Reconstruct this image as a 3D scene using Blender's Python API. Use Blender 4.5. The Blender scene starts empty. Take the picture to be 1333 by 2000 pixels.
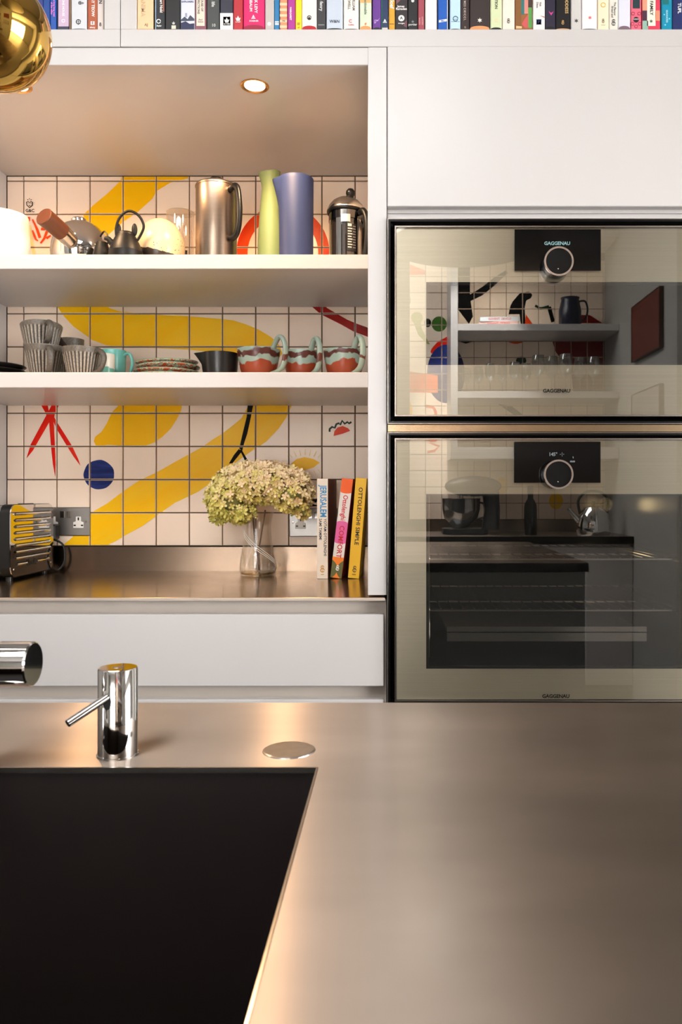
import bpy, bmesh, math, random
from mathutils import Vector, Matrix
from mathutils.geometry import tessellate_polygon
random.seed(7)
PI = math.pi
scene = bpy.context.scene
C = scene.collection

# ------------------------------------------------------------------ camera
F, CX, CY, ZC = 1550.0, 768.0, 965.0, 1.13          # focal length and principal point in pixels of 1333x2000
cam_d = bpy.data.cameras.new('camera')
cam = bpy.data.objects.new('camera', cam_d); C.objects.link(cam)
cam.location = (0, 0, ZC); cam.rotation_euler = (PI / 2, 0, 0)
cam_d.sensor_fit = 'AUTO'; cam_d.sensor_width = 36.0
cam_d.lens = 36.0 * F / 2000.0
cam_d.shift_x = -(CX - 666.5) / 2000.0
cam_d.shift_y = (CY - 1000.0) / 2000.0
cam_d.clip_start = 0.02
cam_d.dof.use_dof = True; cam_d.dof.focus_distance = 2.0; cam_d.dof.aperture_fstop = 18.0
scene.camera = cam

# ------------------------------------------------------------------ world, daylight, exposure
world = bpy.data.worlds.new('world'); scene.world = world; world.use_nodes = True
wn = world.node_tree.nodes; wn['Background'].inputs[0].default_value = (0.80, 0.90, 1.0, 1)
wn['Background'].inputs[1].default_value = 1.0

def area(name, loc, rot, sx, sy, watts, col):
    d = bpy.data.lights.new(name, 'AREA'); d.shape = 'RECTANGLE'; d.size = sx; d.size_y = sy
    d.energy = watts; d.color = col
    o = bpy.data.objects.new(name, d); C.objects.link(o); o.location = loc; o.rotation_euler = rot
    return o
RX, LX, BY, OY, CEIL = 1.31, -3.2, -3.6, -1.376, 2.95      # right wall, left wall, garden wall, opposite wall, ceiling
area('daylight_garden_doors', (-1.05, BY + 0.06, 1.25), (-PI / 2, 0, 0), 1.8, 2.3, 545, (1.0, 0.985, 0.975))
AX = 5.6                                                    # far glazing of the adjoining room
area('daylight_side_room', (AX - .03, -1.1, 1.25), (0, PI / 2, 0), 2.3, 3.4, 420, (1.0, 0.985, 0.975))
area('daylight_rooflight', (-0.7, -0.35, CEIL - 0.01), (0, 0, 0), 2.0, 1.0, 48, (1.0, 0.985, 0.965))

vs = scene.view_settings
vs.view_transform = 'Standard'; vs.look = 'None'; vs.exposure = 0.43; vs.gamma = 1.0; vs.use_curve_mapping = False

# ------------------------------------------------------------------ helpers
def X_(px, Y): return (px - CX) * Y / F
def Z_(py, Y): return ZC + (CY - py) * Y / F
def P(px, py, Y): return Vector((X_(px, Y), Y, Z_(py, Y)))
def lin(c):
    c = c / 255.0
    return c / 12.92 if c <= 0.04045 else ((c + 0.055) / 1.055) ** 2.4
def rgb(r, g, b): return (lin(r), lin(g), lin(b), 1.0)

MATS = {}
def new_mat(name):
    m = bpy.data.materials.new(name); m.use_nodes = True
    nt = m.node_tree
    return m, nt, nt.nodes['Principled BSDF']

def mat(name, col, rough=0.5, metal=0.0, spec=0.5, var=0.05, vscale=30.0, bump=0.0, bscale=200.0, coat=0.0, stretch=None,
        aniso=0.0, tangent=None, sub=0.0):
    """principled with a little procedural variation; col is sRGB 0-255"""
    key = name
    if key in MATS: return MATS[key]
    m, nt, b = new_mat(name); N = nt.nodes; L = nt.links
    c = rgb(*col)
    b.inputs['Roughness'].default_value = rough; b.inputs['Metallic'].default_value = metal
    b.inputs['Specular IOR Level'].default_value = spec
    if coat: b.inputs['Coat Weight'].default_value = coat; b.inputs['Coat Roughness'].default_value = 0.11
    tc = N.new('ShaderNodeTexCoord'); mp = N.new('ShaderNodeMapping'); L.new(tc.outputs['Object'], mp.inputs[0])
    if stretch: mp.inputs['Scale'].default_value = stretch
    nz = N.new('ShaderNodeTexNoise'); nz.inputs['Scale'].default_value = vscale; nz.inputs['Detail'].default_value = 3
    L.new(mp.outputs[0], nz.inputs['Vector'])
    mx = N.new('ShaderNodeMix'); mx.data_type = 'RGBA'
    L.new(nz.outputs['Fac'], mx.inputs['Factor'])
    mx.inputs['A'].default_value = [min(1, v * (1 - var)) for v in c[:3]] + [1]
    mx.inputs['B'].default_value = [min(1, v * (1 + var)) for v in c[:3]] + [1]
    L.new(mx.outputs['Result'], b.inputs['Base Color'])
    if bump:
        n2 = N.new('ShaderNodeTexNoise'); n2.inputs['Scale'].default_value = bscale; L.new(mp.outputs[0], n2.inputs['Vector'])
        bp = N.new('ShaderNodeBump'); bp.inputs['Strength'].default_value = bump; bp.inputs['Distance'].default_value = 0.002
        L.new(n2.outputs['Fac'], bp.inputs['Height']); L.new(bp.outputs[0], b.inputs['Normal'])
    if aniso:
        b.inputs['Anisotropic'].default_value = aniso
        cv = N.new('ShaderNodeCombineXYZ')
        for i in range(3): cv.inputs[i].default_value = tangent[i]
        L.new(cv.outputs[0], b.inputs['Tangent'])
    if sub:
        b.inputs['Subsurface Weight'].default_value = sub; b.inputs['Subsurface Radius'].default_value = (0.01, 0.01, 0.006)
    MATS[key] = m
    return m

def flat(col, rough=0.55):
    """plain printed colour, shared by value"""
    return mat('print_%02x%02x%02x' % col, col, rough, var=0.03, vscale=60)

def glass_mat(name, tint=(1, 1, 1), refl=0.04, rough=0.0, gl=(1, 1, 1)):
    m, nt, b = new_mat(name); N = nt.nodes; L = nt.links; N.remove(b)
    out = N['Material Output']
    tr = N.new('ShaderNodeBsdfTransparent'); tr.inputs[0].default_value = (*tint, 1)
    gs = N.new('ShaderNodeBsdfGlossy'); gs.inputs['Roughness'].default_value = rough; gs.inputs['Color'].default_value = (*gl, 1)
    lw = N.new('ShaderNodeLayerWeight'); lw.inputs['Blend'].default_value = 0.25
    mr = N.new('ShaderNodeMapRange'); mr.inputs['To Min'].default_value = refl; mr.inputs['To Max'].default_value = 0.95
    pw = N.new('ShaderNodeMath'); pw.operation = 'POWER'; pw.inputs[1].default_value = 2.2
    L.new(lw.outputs['Facing'], pw.inputs[0]); L.new(pw.outputs[0], mr.inputs['Value'])
    mx = N.new('ShaderNodeMixShader'); L.new(mr.outputs[0], mx.inputs[0]); L.new(tr.outputs[0], mx.inputs[1]); L.new(gs.outputs[0], mx.inputs[2])
    L.new(mx.outputs[0], out.inputs[0])
    return m

def emit_mat(name, col, strength):
    m, nt, b = new_mat(name); b.inputs['Base Color'].default_value = (0, 0, 0, 1)
    b.inputs['Emission Color'].default_value = (*col, 1); b.inputs['Emission Strength'].default_value = strength
    return m

class MB:
    def __init__(s): s.v = []; s.f = []; s.mi = []; s.k = 0
    def add(s, vs_, fs_):
        o = len(s.v); s.v += [tuple(v) for v in vs_]
        for f in fs_: s.f.append(tuple(i + o for i in f)); s.mi.append(s.k)
        return s
    def box(s, x0, x1, y0, y1, z0, z1):
        v = [(x, y, z) for z in (z0, z1) for y in (y0, y1) for x in (x0, x1)]
        return s.add(v, [(0, 2, 3, 1), (4, 5, 7, 6), (0, 1, 5, 4), (2, 6, 7, 3), (0, 4, 6, 2), (1, 3, 7, 5)])
    def prism(s, poly, d0, d1, axis='y'):
        """extrude a 2-D polygon; axis y: poly is (x,z) from y=d0 to d1; axis z: (x,y); axis x: (y,z)"""
        def pt(p, d): return {'y': (p[0], d, p[1]), 'z': (p[0], p[1], d), 'x': (d, p[0], p[1])}[axis]
        n = len(poly); v = [pt(p, d0) for p in poly] + [pt(p, d1) for p in poly]
        tri = tessellate_polygon([[Vector((p[0], p[1], 0)) for p in poly]])
        fs_ = [tuple(t) for t in tri] + [tuple(i + n for i in reversed(t)) for t in tri]
        fs_ += [(i, (i + 1) % n, n + (i + 1) % n, n + i) for i in range(n)]
        return s.add(v, fs_)
    def lathe(s, prof, seg=32, c=(0, 0), rfun=None, a0=0.0, a1=2 * PI):
        """profile of (r, z) turned about z"""
        full = abs(a1 - a0 - 2 * PI) < 1e-6
        n = seg if full else seg + 1; v = []; fs_ = []
        for (r, z) in prof:
            for i in range(n):
                a = a0 + (a1 - a0) * i / seg
                rr = rfun(r, z, a) if rfun else r
                v.append((c[0] + rr * math.cos(a), c[1] + rr * math.sin(a), z))
        for j in range(len(prof) - 1):
            for i in range(seg):
                k = (i + 1) % n
                fs_.append((j * n + i, j * n + k, (j + 1) * n + k, (j + 1) * n + i))
        if full:
            if prof[0][0] > 1e-6: fs_.append(tuple(reversed(range(n))))
            if prof[-1][0] > 1e-6: fs_.append(tuple((len(prof) - 1) * n + i for i in range(n)))
        return s.add(v, fs_)
    def tube(s, pts, r, seg=8, flatten=1.0, side=None, cap=True):
        pts = [Vector(p) for p in pts]; n = len(pts)
        rs = list(r) if isinstance(r, (list, tuple)) else [r] * n
        if 4 <= n <= 12:                                   # round the path off
            q = []; qr = []
            for i in range(n - 1):
                a, b, c, d = pts[max(i - 1, 0)], pts[i], pts[i + 1], pts[min(i + 2, n - 1)]
                for k in range(5):
                    t = k / 5
                    q.append(.5 * ((2 * b) + (c - a) * t + (2 * a - 5 * b + 4 * c - d) * t * t + (3 * b - a - 3 * c + d) * t ** 3))
                    qr.append(rs[i] + (rs[i + 1] - rs[i]) * t)
            pts = q + [pts[-1]]; rs = qr + [rs[-1]]; n = len(pts)
        v = []; fs_ = []; ref = None
        for i, p in enumerate(pts):
            t = (pts[min(i + 1, n - 1)] - pts[max(i - 1, 0)]).normalized()
            if ref is None:
                ref = Vector(side) if side else (Vector((0, 0, 1)) if abs(t.z) < 0.9 else Vector((1, 0, 0)))
            u = (ref - t * ref.dot(t)).normalized(); w = t.cross(u); ref = u
            for k in range(seg):
                a = 2 * PI * k / seg
                v.append(p + u * math.cos(a) * rs[i] + w * math.sin(a) * rs[i] * flatten)
        for i in range(n - 1):
            for k in range(seg):
                fs_.append((i * seg + k, i * seg + (k + 1) % seg, (i + 1) * seg + (k + 1) % seg, (i + 1) * seg + k))
        if cap:
            fs_.append(tuple(reversed(range(seg)))); fs_.append(tuple((n - 1) * seg + k for k in range(seg)))
        return s.add(v, fs_)
    def ball(s, c, rx, ry=None, rz=None, seg=20, rings=12, z0=-1.0, z1=1.0):
        ry = ry or rx; rz = rz or rx; o = MB(); a0 = math.asin(z0); a1 = math.asin(z1)
        prof = [(max(0.0, math.cos(a0 + (a1 - a0) * i / rings)), math.sin(a0 + (a1 - a0) * i / rings)) for i in range(rings + 1)]
        o.lathe(prof, seg)
        return s.add([(c[0] + x * rx, c[1] + y * ry, c[2] + z * rz) for x, y, z in o.v], o.f)
    def xf(s, M):
        s.v = [tuple(M @ Vector(v)) for v in s.v]; return s
    def mesh(s, name, bevel=0.0, smooth=False, seg=1):
        me = bpy.data.meshes.new(name); me.from_pydata(s.v, [], s.f); 
        if any(s.mi): me.polygons.foreach_set('material_index', s.mi)
        bm = bmesh.new(); bm.from_mesh(me)
        bmesh.ops.remove_doubles(bm, verts=bm.verts, dist=1e-6)
        bmesh.ops.recalc_face_normals(bm, faces=bm.faces)
        if bevel:
            bmesh.ops.bevel(bm, geom=[e for e in bm.edges if len(e.link_faces) == 2 and e.calc_face_angle(0) > 0.5], offset=bevel, segments=seg, affect='EDGES', profile=0.6)
        bm.to_mesh(me); bm.free()
        if smooth:
            me.shade_smooth(); me.set_sharp_from_angle(angle=math.radians(40))
        return me
    def build(s, name, m, parent=None, bevel=0.0, smooth=False, world=True, seg=1):
        """world: the coordinates are world ones and the parent only has a location"""
        if parent is not None and world:
            l = parent_loc(parent); s.v = [(v[0] - l.x, v[1] - l.y, v[2] - l.z) for v in s.v]
        me = s.mesh(name, bevel, smooth, seg)
        for mm in (m if isinstance(m, (list, tuple)) else [m]): me.materials.append(mm)
        return link(name, me, parent)
def parent_loc(o):
    l = Vector((0, 0, 0))
    while o is not None: l += o.location; o = o.parent
    return l
def link(name, me, parent=None, loc=None):
    o = bpy.data.objects.new(name, me); C.objects.link(o); o.parent = parent
    if loc is not None: o.location = loc
    return o
def tag(o, label, cat=None, group=None, kind=None):
    o['label'] = label
    if cat: o['category'] = cat
    if group: o['group'] = group
    if kind: o['kind'] = kind
    return o
def thing(name, label, cat, loc=(0, 0, 0), group=None, rz=0.0):
    o = link(name, None, None, loc); o.empty_display_size = 0.05; o.rotation_euler = (0, 0, rz)
    return tag(o, label, cat, group)
def struct(o, label=None):
    o['kind'] = 'structure'
    if label: o['label'] = label
    return o
def copy_tree(o, parent=None):
    c = o.copy(); C.objects.link(c); c.parent = parent
    for ch in list(o.children): copy_tree(ch, c)
    return c

def text_mb(body, size, align='CENTER', bold=0.0, depth=0.0002, spacing=1.0, shear=0.0, sx=1.0):
    cu = bpy.data.curves.new('t', 'FONT'); cu.body = body; cu.size = size; cu.align_x = align; cu.align_y = 'CENTER'
    cu.extrude = depth; cu.offset = bold; cu.space_character = spacing; cu.shear = shear; cu.resolution_u = 2
    o = bpy.data.objects.new('t', cu); C.objects.link(o)
    bpy.context.view_layer.update()
    me = bpy.data.meshes.new_from_object(o.evaluated_get(bpy.context.evaluated_depsgraph_get()))
    mb = MB(); mb.add([(v.co.x * sx, v.co.y, v.co.z) for v in me.vertices], [tuple(p.vertices) for p in me.polygons])
    bpy.data.objects.remove(o); bpy.data.curves.remove(cu); bpy.data.meshes.remove(me)
    return mb
UP = Matrix(((1, 0, 0), (0, 0, -1), (0, 1, 0))).to_4x4()            # upright lettering on a face towards -y
DOWN = Matrix(((0, 1, 0), (0, 0, -1), (-1, 0, 0))).to_4x4()         # lettering that reads downwards on a spine
def ellipse(cx, cy, rx, ry=None, n=28, a0=0, a1=2 * PI):
    ry = ry or rx
    return [(cx + rx * math.cos(a0 + (a1 - a0) * i / n), cy + ry * math.sin(a0 + (a1 - a0) * i / n)) for i in range(n if abs(a1 - a0) > 6.28 else n + 1)]
def ring_poly(cx, cy, r0, r1, a0, a1, n=24, k=1.0):
    o = ellipse(cx, cy, r1, r1 * k, n, a0, a1 - 1e-4); i = ellipse(cx, cy, r0, r0 * k, n, a0, a1 - 1e-4)
    return o + i[::-1]
def stroke(pts, w):
    """a brush stroke polygon along points; w one width or one per point"""
    pts = [Vector((p[0], p[1])) for p in pts]; n = len(pts)
    ws = w if isinstance(w, (list, tuple)) else [w] * n
    a = []; b = []
    for i in range(n):
        t = (pts[min(i + 1, n - 1)] - pts[max(i - 1, 0)]).normalized(); nn = Vector((-t.y, t.x))
        a.append(tuple(pts[i] + nn * ws[i] / 2)); b.append(tuple(pts[i] - nn * ws[i] / 2))
    return a + b[::-1]
def smooth_poly(pts, it=2):
    for _ in range(it):
        q = []
        for i in range(len(pts)):
            a = pts[i]; b = pts[(i + 1) % len(pts)]
            q.append((a[0] * .75 + b[0] * .25, a[1] * .75 + b[1] * .25)); q.append((a[0] * .25 + b[0] * .75, a[1] * .25 + b[1] * .75))
        pts = q
    return pts
def clip_rect(poly, x0, x1, y0, y1):
    def cl(ps, inside, inter):
        out = []
        for i in range(len(ps)):
            a = ps[i - 1]; b = ps[i]
            if inside(b):
                if not inside(a): out.append(inter(a, b))
                out.append(b)
            elif inside(a): out.append(inter(a, b))
        return out
    def ix(v): return lambda a, b: (v, a[1] + (b[1] - a[1]) * (v - a[0]) / (b[0] - a[0]))
    def iy(v): return lambda a, b: (a[0] + (b[0] - a[0]) * (v - a[1]) / (b[1] - a[1]), v)
    ps = cl(poly, lambda p: p[0] >= x0, ix(x0))
    if ps: ps = cl(ps, lambda p: p[0] <= x1, ix(x1))
    if ps: ps = cl(ps, lambda p: p[1] >= y0, iy(y0))
    if ps: ps = cl(ps, lambda p: p[1] <= y1, iy(y1))
    return ps

# ------------------------------------------------------------------ materials
M_white = mat('white_lacquer', (195, 191, 189), 0.30, var=0.012, vscale=3, bump=0.015, bscale=60)
M_wall = mat('wall_paint', (168, 165, 160), 0.8, var=0.02, vscale=4)
M_ceil = mat('ceiling_paint', (206, 205, 203), 0.85, var=0.015, vscale=3)
M_grout = mat('dark_grout', (104, 88, 72), 0.9, var=0.12, vscale=80)
M_steel_top = mat('brushed_steel_top', (148, 134, 122), 0.38, 1.0, var=0.38, vscale=9, stretch=(0.5, 1.0, 1), aniso=1.0, tangent=(0, 1, 0), coat=0.15)
M_steel_v = mat('brushed_steel_upright', (134, 117, 102), 0.24, 1.0, var=0.10, vscale=60, stretch=(0.05, 1, 3.5), aniso=0.8, tangent=(0, 0, 1))
M_steel_oven = mat('brushed_steel_oven', (222, 212, 192), 0.42, 1.0, var=0.10, vscale=90, stretch=(0.03, 1, 4.5), aniso=0.8, tangent=(0, 0, 1))
M_chrome = mat('polished_chrome', (214, 212, 210), 0.05, 1.0, var=0.02)
M_chrome_s = mat('satin_chrome', (196, 190, 184), 0.18, 1.0, var=0.05)
M_edge = mat('polished_steel_edge', (205, 196, 188), 0.2, 1.0, var=0.03)
M_brass = mat('polished_brass', (228, 182, 92), 0.045, 1.0, var=0.03)
M_black = mat('black_plastic', (9, 9, 9), 0.38, spec=0.35, var=0.1)
M_black_gloss = mat('black_frame_enamel', (8, 8, 8), 0.18, var=0.1)
M_black_matt = mat('black_matt_ceramic', (11, 10, 10), 0.55, spec=0.3, var=0.2, vscale=60, bump=0.15, bscale=150)
M_dark = mat('dark_cavity', (20, 20, 20), 0.45, var=0.2)
M_sink = mat('sink_dark_bronze', (26, 20, 18), 0.5, spec=0.2, var=0.12, vscale=14)
M_paper = mat('book_pages', (226, 214, 190), 0.8, var=0.12, vscale=40, stretch=(40, 1, 1))
M_gap = mat('shadow_gap_board', (120, 110, 102), 0.7, var=0.05)
M_glass = glass_mat('clear_glass', (0.97, 0.96, 0.94), 0.06)
M_door_glass = glass_mat('oven_door_glass', (0.96, 0.965, 0.955), 0.135, 0.0)

def tile_mat(name, col):
    m, nt, b = new_mat(name); N = nt.nodes; L = nt.links
    oi = N.new('ShaderNodeObjectInfo'); mx = N.new('ShaderNodeMix'); mx.data_type = 'RGBA'
    c = rgb(*col)
    mx.inputs['A'].default_value = [v * 0.94 for v in c[:3]] + [1]; mx.inputs['B'].default_value = [min(1, v * 1.06) for v in c[:3]] + [1]
    L.new(oi.outputs['Random'], mx.inputs['Factor'])
    L.new(mx.outputs['Result'], b.inputs['Base Color']); b.inputs['Roughness'].default_value = 0.25; b.inputs['Specular IOR Level'].default_value = 0.3
    tc = N.new('ShaderNodeTexCoord'); nz = N.new('ShaderNodeTexNoise'); nz.inputs['Scale'].default_value = 14; L.new(tc.outputs['Object'], nz.inputs['Vector'])
    bp = N.new('ShaderNodeBump'); bp.inputs['Strength'].default_value = 0.05; bp.inputs['Distance'].default_value = 0.004
    L.new(nz.outputs['Fac'], bp.inputs['Height']); L.new(bp.outputs[0], b.inputs['Normal'])
    return m
M_tile = tile_mat('glazed_pink_tile', (253, 229, 208))

def paint_mat(name, ca, cb, rough=0.3, ang=0.0, scale=26.0, contrast=(0.35, 0.75)):
    """brush-painted glaze: two tones of the same paint in streaks along the stroke"""
    m, nt, b = new_mat(name); N = nt.nodes; L = nt.links
    g = N.new('ShaderNodeNewGeometry'); mp = N.new('ShaderNodeMapping'); mp.inputs['Rotation'].default_value = (0, ang, 0)
    mp2 = N.new('ShaderNodeMapping'); mp2.inputs['Scale'].default_value = (0.12, 1, 1)
    nz = N.new('ShaderNodeTexNoise'); nz.inputs['Scale'].default_value = scale; nz.inputs['Detail'].default_value = 5; nz.inputs['Roughness'].default_value = 0.6
    L.new(g.outputs['Position'], mp.inputs[0]); L.new(mp.outputs[0], mp2.inputs[0]); L.new(mp2.outputs[0], nz.inputs['Vector'])
    mr = N.new('ShaderNodeMapRange'); mr.inputs['From Min'].default_value = contrast[0]; mr.inputs['From Max'].default_value = contrast[1]
    L.new(nz.outputs['Fac'], mr.inputs['Value'])
    mx = N.new('ShaderNodeMix'); mx.data_type = 'RGBA'; mx.inputs['A'].default_value = rgb(*ca); mx.inputs['B'].default_value = rgb(*cb)
    L.new(mr.outputs[0], mx.inputs['Factor']); L.new(mx.outputs['Result'], b.inputs['Base Color']); b.inputs['Roughness'].default_value = rough; b.inputs['Specular IOR Level'].default_value = 0.1
    return m
PAINT = {
    'yellow': paint_mat('yellow_brush_paint', (255, 194, 0), (252, 204, 40), ang=0.55),
    'yellow2': paint_mat('flat_yellow_paint', (254, 192, 0), (252, 200, 14), ang=0.0),
    'pale': paint_mat('pale_yellow_paint', (236, 216, 150), (238, 208, 120)),
    'red': paint_mat('red_brush_paint', (224, 22, 8), (238, 56, 24), ang=1.2),
    'orange': paint_mat('orange_brush_paint', (226, 52, 12), (238, 92, 34), ang=1.0),
    'blue': paint_mat('blue_brush_paint', (22, 34, 92), (48, 68, 140), scale=60),
    'black': paint_mat('black_brush_paint', (6, 6, 6), (14, 13, 13), rough=.55),
    'green': paint_mat('dark_green_paint', (20, 46, 32), (36, 66, 44)),
    'leaf': paint_mat('leaf_green_paint', (60, 104, 40), (84, 124, 50)),
    'lime': paint_mat('lime_paint', (168, 170, 84), (150, 158, 70)),
    'coral': paint_mat('coral_paint', (232, 110, 74), (238, 130, 92)),
    'maroon': paint_mat('maroon_paint', (112, 22, 18), (136, 32, 24)),
    'darkred': paint_mat('deep_red_paint', (126, 16, 10), (176, 30, 18), ang=-0.5),
}

# ------------------------------------------------------------------ main planes
YB = F * 0.1 / 64.8                    # tile face: a tile pitch of 10 cm is 64.8 px
YF = 1.774                             # cabinet fronts
YS = 1.985                             # shelf front edges
YD = 1.762                             # oven door glass
ZTOP = 0.900                           # both worktops
X_NR, X_NL = X_(719, YF), -1.165       # niche, inner sides
X_FR = X_(755.5, YF)                   # outer edge of the niche frame
Z_NC = Z_(127, YF)                     # niche ceiling
Z_BM = Z_(92, YF)                      # top of beam over the niche
Z_BK = Z_(57, YF)                      # books stand here
X_OV0 = X_(757, YF); X_OVC = X_(1089, YF); X_OV1 = 2 * X_OVC - X_OV0

# ------------------------------------------------------------------ room shell
def slab(name, x0, x1, y0, y1, z0, z1, m, label):
    return struct(MB().box(x0, x1, y0, y1, z0, z1).build(name, m), label)
M_floor = mat('floor_dark_concrete', (104, 98, 92), 0.45, var=0.10, vscale=3)
slab('floor', LX - 0.1, AX + 0.1, BY - 0.1, 2.62, -0.06, 0.0, M_floor, 'grey concrete kitchen floor')
# ceiling with a rooflight opening
RLX0, RLX1, RLY0, RLY1 = -1.7, 0.3, -0.85, 0.15
cm = MB()
cm.box(LX - .1, AX + .1, BY - .1, RLY0, CEIL, CEIL + .08).box(LX - .1, AX + .1, RLY1, 2.62, CEIL, CEIL + .08)
cm.box(LX - .1, RLX0, RLY0, RLY1, CEIL, CEIL + .08).box(RLX1, AX + .1, RLY0, RLY1, CEIL, CEIL + .08)
struct(cm.build('ceiling', M_ceil), 'white ceiling around the rooflight')
slab('wall_left', LX - 0.1, LX, BY, 2.62, 0, CEIL, M_wall, 'white side wall')
# right wall with a wide opening to the adjoining room
WY0, WY1, WZ1 = -0.13, 1.60, 2.35
wr = MB()
wr.box(RX, RX + .1, BY, WY0, 0, CEIL).box(RX, RX + .1, WY1, 2.62, 0, CEIL).box(RX, RX + .1, WY0, WY1, WZ1, CEIL)
struct(wr.build('wall_right', M_wall), 'off-white side wall with a wide opening')
def window(name, frame_boxes, panes, label):
    w = struct(link(name, None), label)
    f = MB()
    for b in frame_boxes: f.box(*b)
    f.build('window_frame', M_white, w, bevel=0.002)
    for b in panes: MB().box(*b).build('pane', M_glass, w)
    return w
# adjoining room with a glazed end
GY0, GY1, GZ1 = -2.8, .6, 2.4
sr = MB()
sr.box(RX + .1, AX + .1, BY - .1, BY, 0, CEIL).box(RX + .1, AX + .1, 2.52, 2.62, 0, CEIL)
sr.box(AX, AX + .1, BY, GY0, 0, CEIL).box(AX, AX + .1, GY1, 2.52, 0, CEIL).box(AX, AX + .1, GY0, GY1, GZ1, CEIL)
struct(sr.build('wall_side_room', M_wall), 'white walls of the adjoining room')
window('window_1', [(AX, AX + .06, GY0, GY0 + .06, 0, GZ1), (AX, AX + .06, GY1 - .06, GY1, 0, GZ1), (AX, AX + .06, -1.13, -1.07, 0, GZ1), (AX, AX + .06, GY0, GY1, GZ1 - .06, GZ1), (AX, AX + .06, GY0, GY1, 0, .08)],
       [(AX + .02, AX + .026, GY0 + .06, -1.13, .08, GZ1 - .06), (AX + .02, AX + .026, -1.07, GY1 - .06, .08, GZ1 - .06)], 'white framed glazing at the end of the adjoining room')
# garden wall with wide doors
DX0, DX1 = -1.95, -0.15
gw = MB(); gw.box(DX1, RX + .1, BY - .1, BY, 0, CEIL).box(LX - .1, DX0, BY - .1, BY, 0, CEIL).box(DX0, DX1, BY - .1, BY, 2.4, CEIL)
struct(gw.build('wall_garden', M_wall), 'white wall around the garden doors')
window('window_2', [(DX0, DX0 + .06, BY - .08, BY, 0, 2.4), (DX1 - .06, DX1, BY - .08, BY, 0, 2.4), (-1.08, -1.02, BY - .08, BY, 0, 2.4),
                    (DX0, DX1, BY - .08, BY, 2.34, 2.4), (DX0, DX1, BY - .08, BY, 0, .08)],
       [(DX0 + .06, -1.08, BY - .05, BY - .04, .08, 2.34), (-1.02, DX1 - .06, BY - .05, BY - .04, .08, 2.34)], 'white framed garden doors')

# ---- tiled walls
GAP = 0.0033
def tile_mb(w, h):
    """glazed tile, lower left corner at the origin, face towards -y, chamfered edges"""
    c = 0.0012; t = 0.008; m = MB()
    v = []
    for (i, y) in ((0, 0), (0, -t + c), (c, -t)):
        v += [(i, y, i), (w - i, y, i), (w - i, y, h - i), (i, y, h - i)]
    fs_ = [(0, 3, 2, 1), (8, 9, 10, 11)]
    for k in (0, 4):
        fs_ += [(k + a, k + (a + 1) % 4, k + 4 + (a + 1) % 4, k + 4 + a) for a in range(4)]
    return m.add(v, fs_)
def tile_wall(wall, us, vs_, paints, place, skip=None):
    """us, vs_: grout lines; paints: list of (colour name, polygon in u,v); place(u,v) -> local location; one object for each tile"""
    shared = {}; cnt = 0
    for j in range(len(vs_) - 1):
        for i in range(len(us) - 1):
            u0, u1, v0, v1 = us[i] + GAP / 2, us[i + 1] - GAP / 2, vs_[j] + GAP / 2, vs_[j + 1] - GAP / 2
            if skip and skip((u0 + u1) / 2, (v0 + v1) / 2): continue
            w, h = u1 - u0, v1 - v0
            pieces = []
            for k, (cn, poly) in enumerate(paints):
                c = clip_rect(poly, u0 + .0012, u1 - .0012, v0 + .0012, v1 - .0012)
                if len(c) >= 3:
                    ar = abs(sum(c[q - 1][0] * c[q][1] - c[q][0] * c[q - 1][1] for q in range(len(c)))) / 2
                    if ar > 2e-7: pieces.append((k, cn, c))
            key = (round(w, 5), round(h, 5))
            if not pieces and key in shared: me = shared[key]
            else:
                mb = tile_mb(w, h); names = []
                for (k, cn, c) in pieces:
                    if cn not in names: names.append(cn)
                    mb.k = names.index(cn) + 1; y = -0.008 - 0.00012 - 0.00006 * k
                    tri = tessellate_polygon([[Vector((p[0], p[1], 0)) for p in c]])
                    mb.add([(p[0] - u0, y, p[1] - v0) for p in c], [tuple(t) for t in tri])
                me = bpy.data.meshes.new('tile'); me.from_pydata(mb.v, [], mb.f); me.polygons.foreach_set('material_index', mb.mi)
                bm = bmesh.new(); bm.from_mesh(me)
                for f_ in bm.faces:
                    f_.normal_update()
                    if f_.material_index and f_.normal.y > 0: f_.normal_flip()
                bm.to_mesh(me); bm.free()
                me.materials.append(M_tile)
                for cn in names: me.materials.append(PAINT[cn])
                if not pieces: shared[key] = me
            o = link('tile', me, wall, place(u0, v0)); cnt += 1
    return cnt

def bu(px): return X_(px, YB)
def bv(py): return Z_(py, YB)
def BP(pts): return [(bu(p[0]), bv(p[1])) for p in pts]
mural = []
def paint(cn, pts, sm=0):
    if sm: pts = smooth_poly(pts, sm)
    mural.append((cn, BP(pts)))
paint('yellow2', [(163, 419), (186, 397.5), (210, 378), (234, 355), (242, 335), (372, 335), (368, 348), (333, 357), (306, 373), (298, 388), (276, 408), (267, 416), (240, 434), (216, 455), (204, 466), (186, 462), (166, 440)])
paint('orange', ring_poly(553, 494, 69, 91, PI * 0.93, PI * 2.07, 40, 1.02))
paint('yellow', [(108, 594), (114, 602), (126, 619), (144, 638), (168, 655), (180, 664), (207, 674), (237, 679), (300, 680), (369, 683), (411, 687.5), (434, 691), (470, 700), (520, 704), (545, 700), (552, 690), (547, 676), (539, 666), (528, 657), (504, 643), (482, 634), (457, 626), (433, 623), (396, 620), (350, 616.5), (306, 615), (264, 611), (234, 608), (214, 602), (205, 594)])
paint('darkred', [(606, 594), (630, 594), (640, 602), (657, 612), (679, 624.5), (697, 632), (719, 640), (736, 645), (736, 666), (719, 658), (691, 647.5), (667, 634), (645, 623), (627, 614), (612, 601)])
def CP(pts): return [(x / 3.3325, 760 + y / 3.3325) for x, y in pts]          # left crop
def DP(pts): return [(370 + x / 3.3325, 760 + y / 3.3325) for x, y in pts]    # right crop
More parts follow.
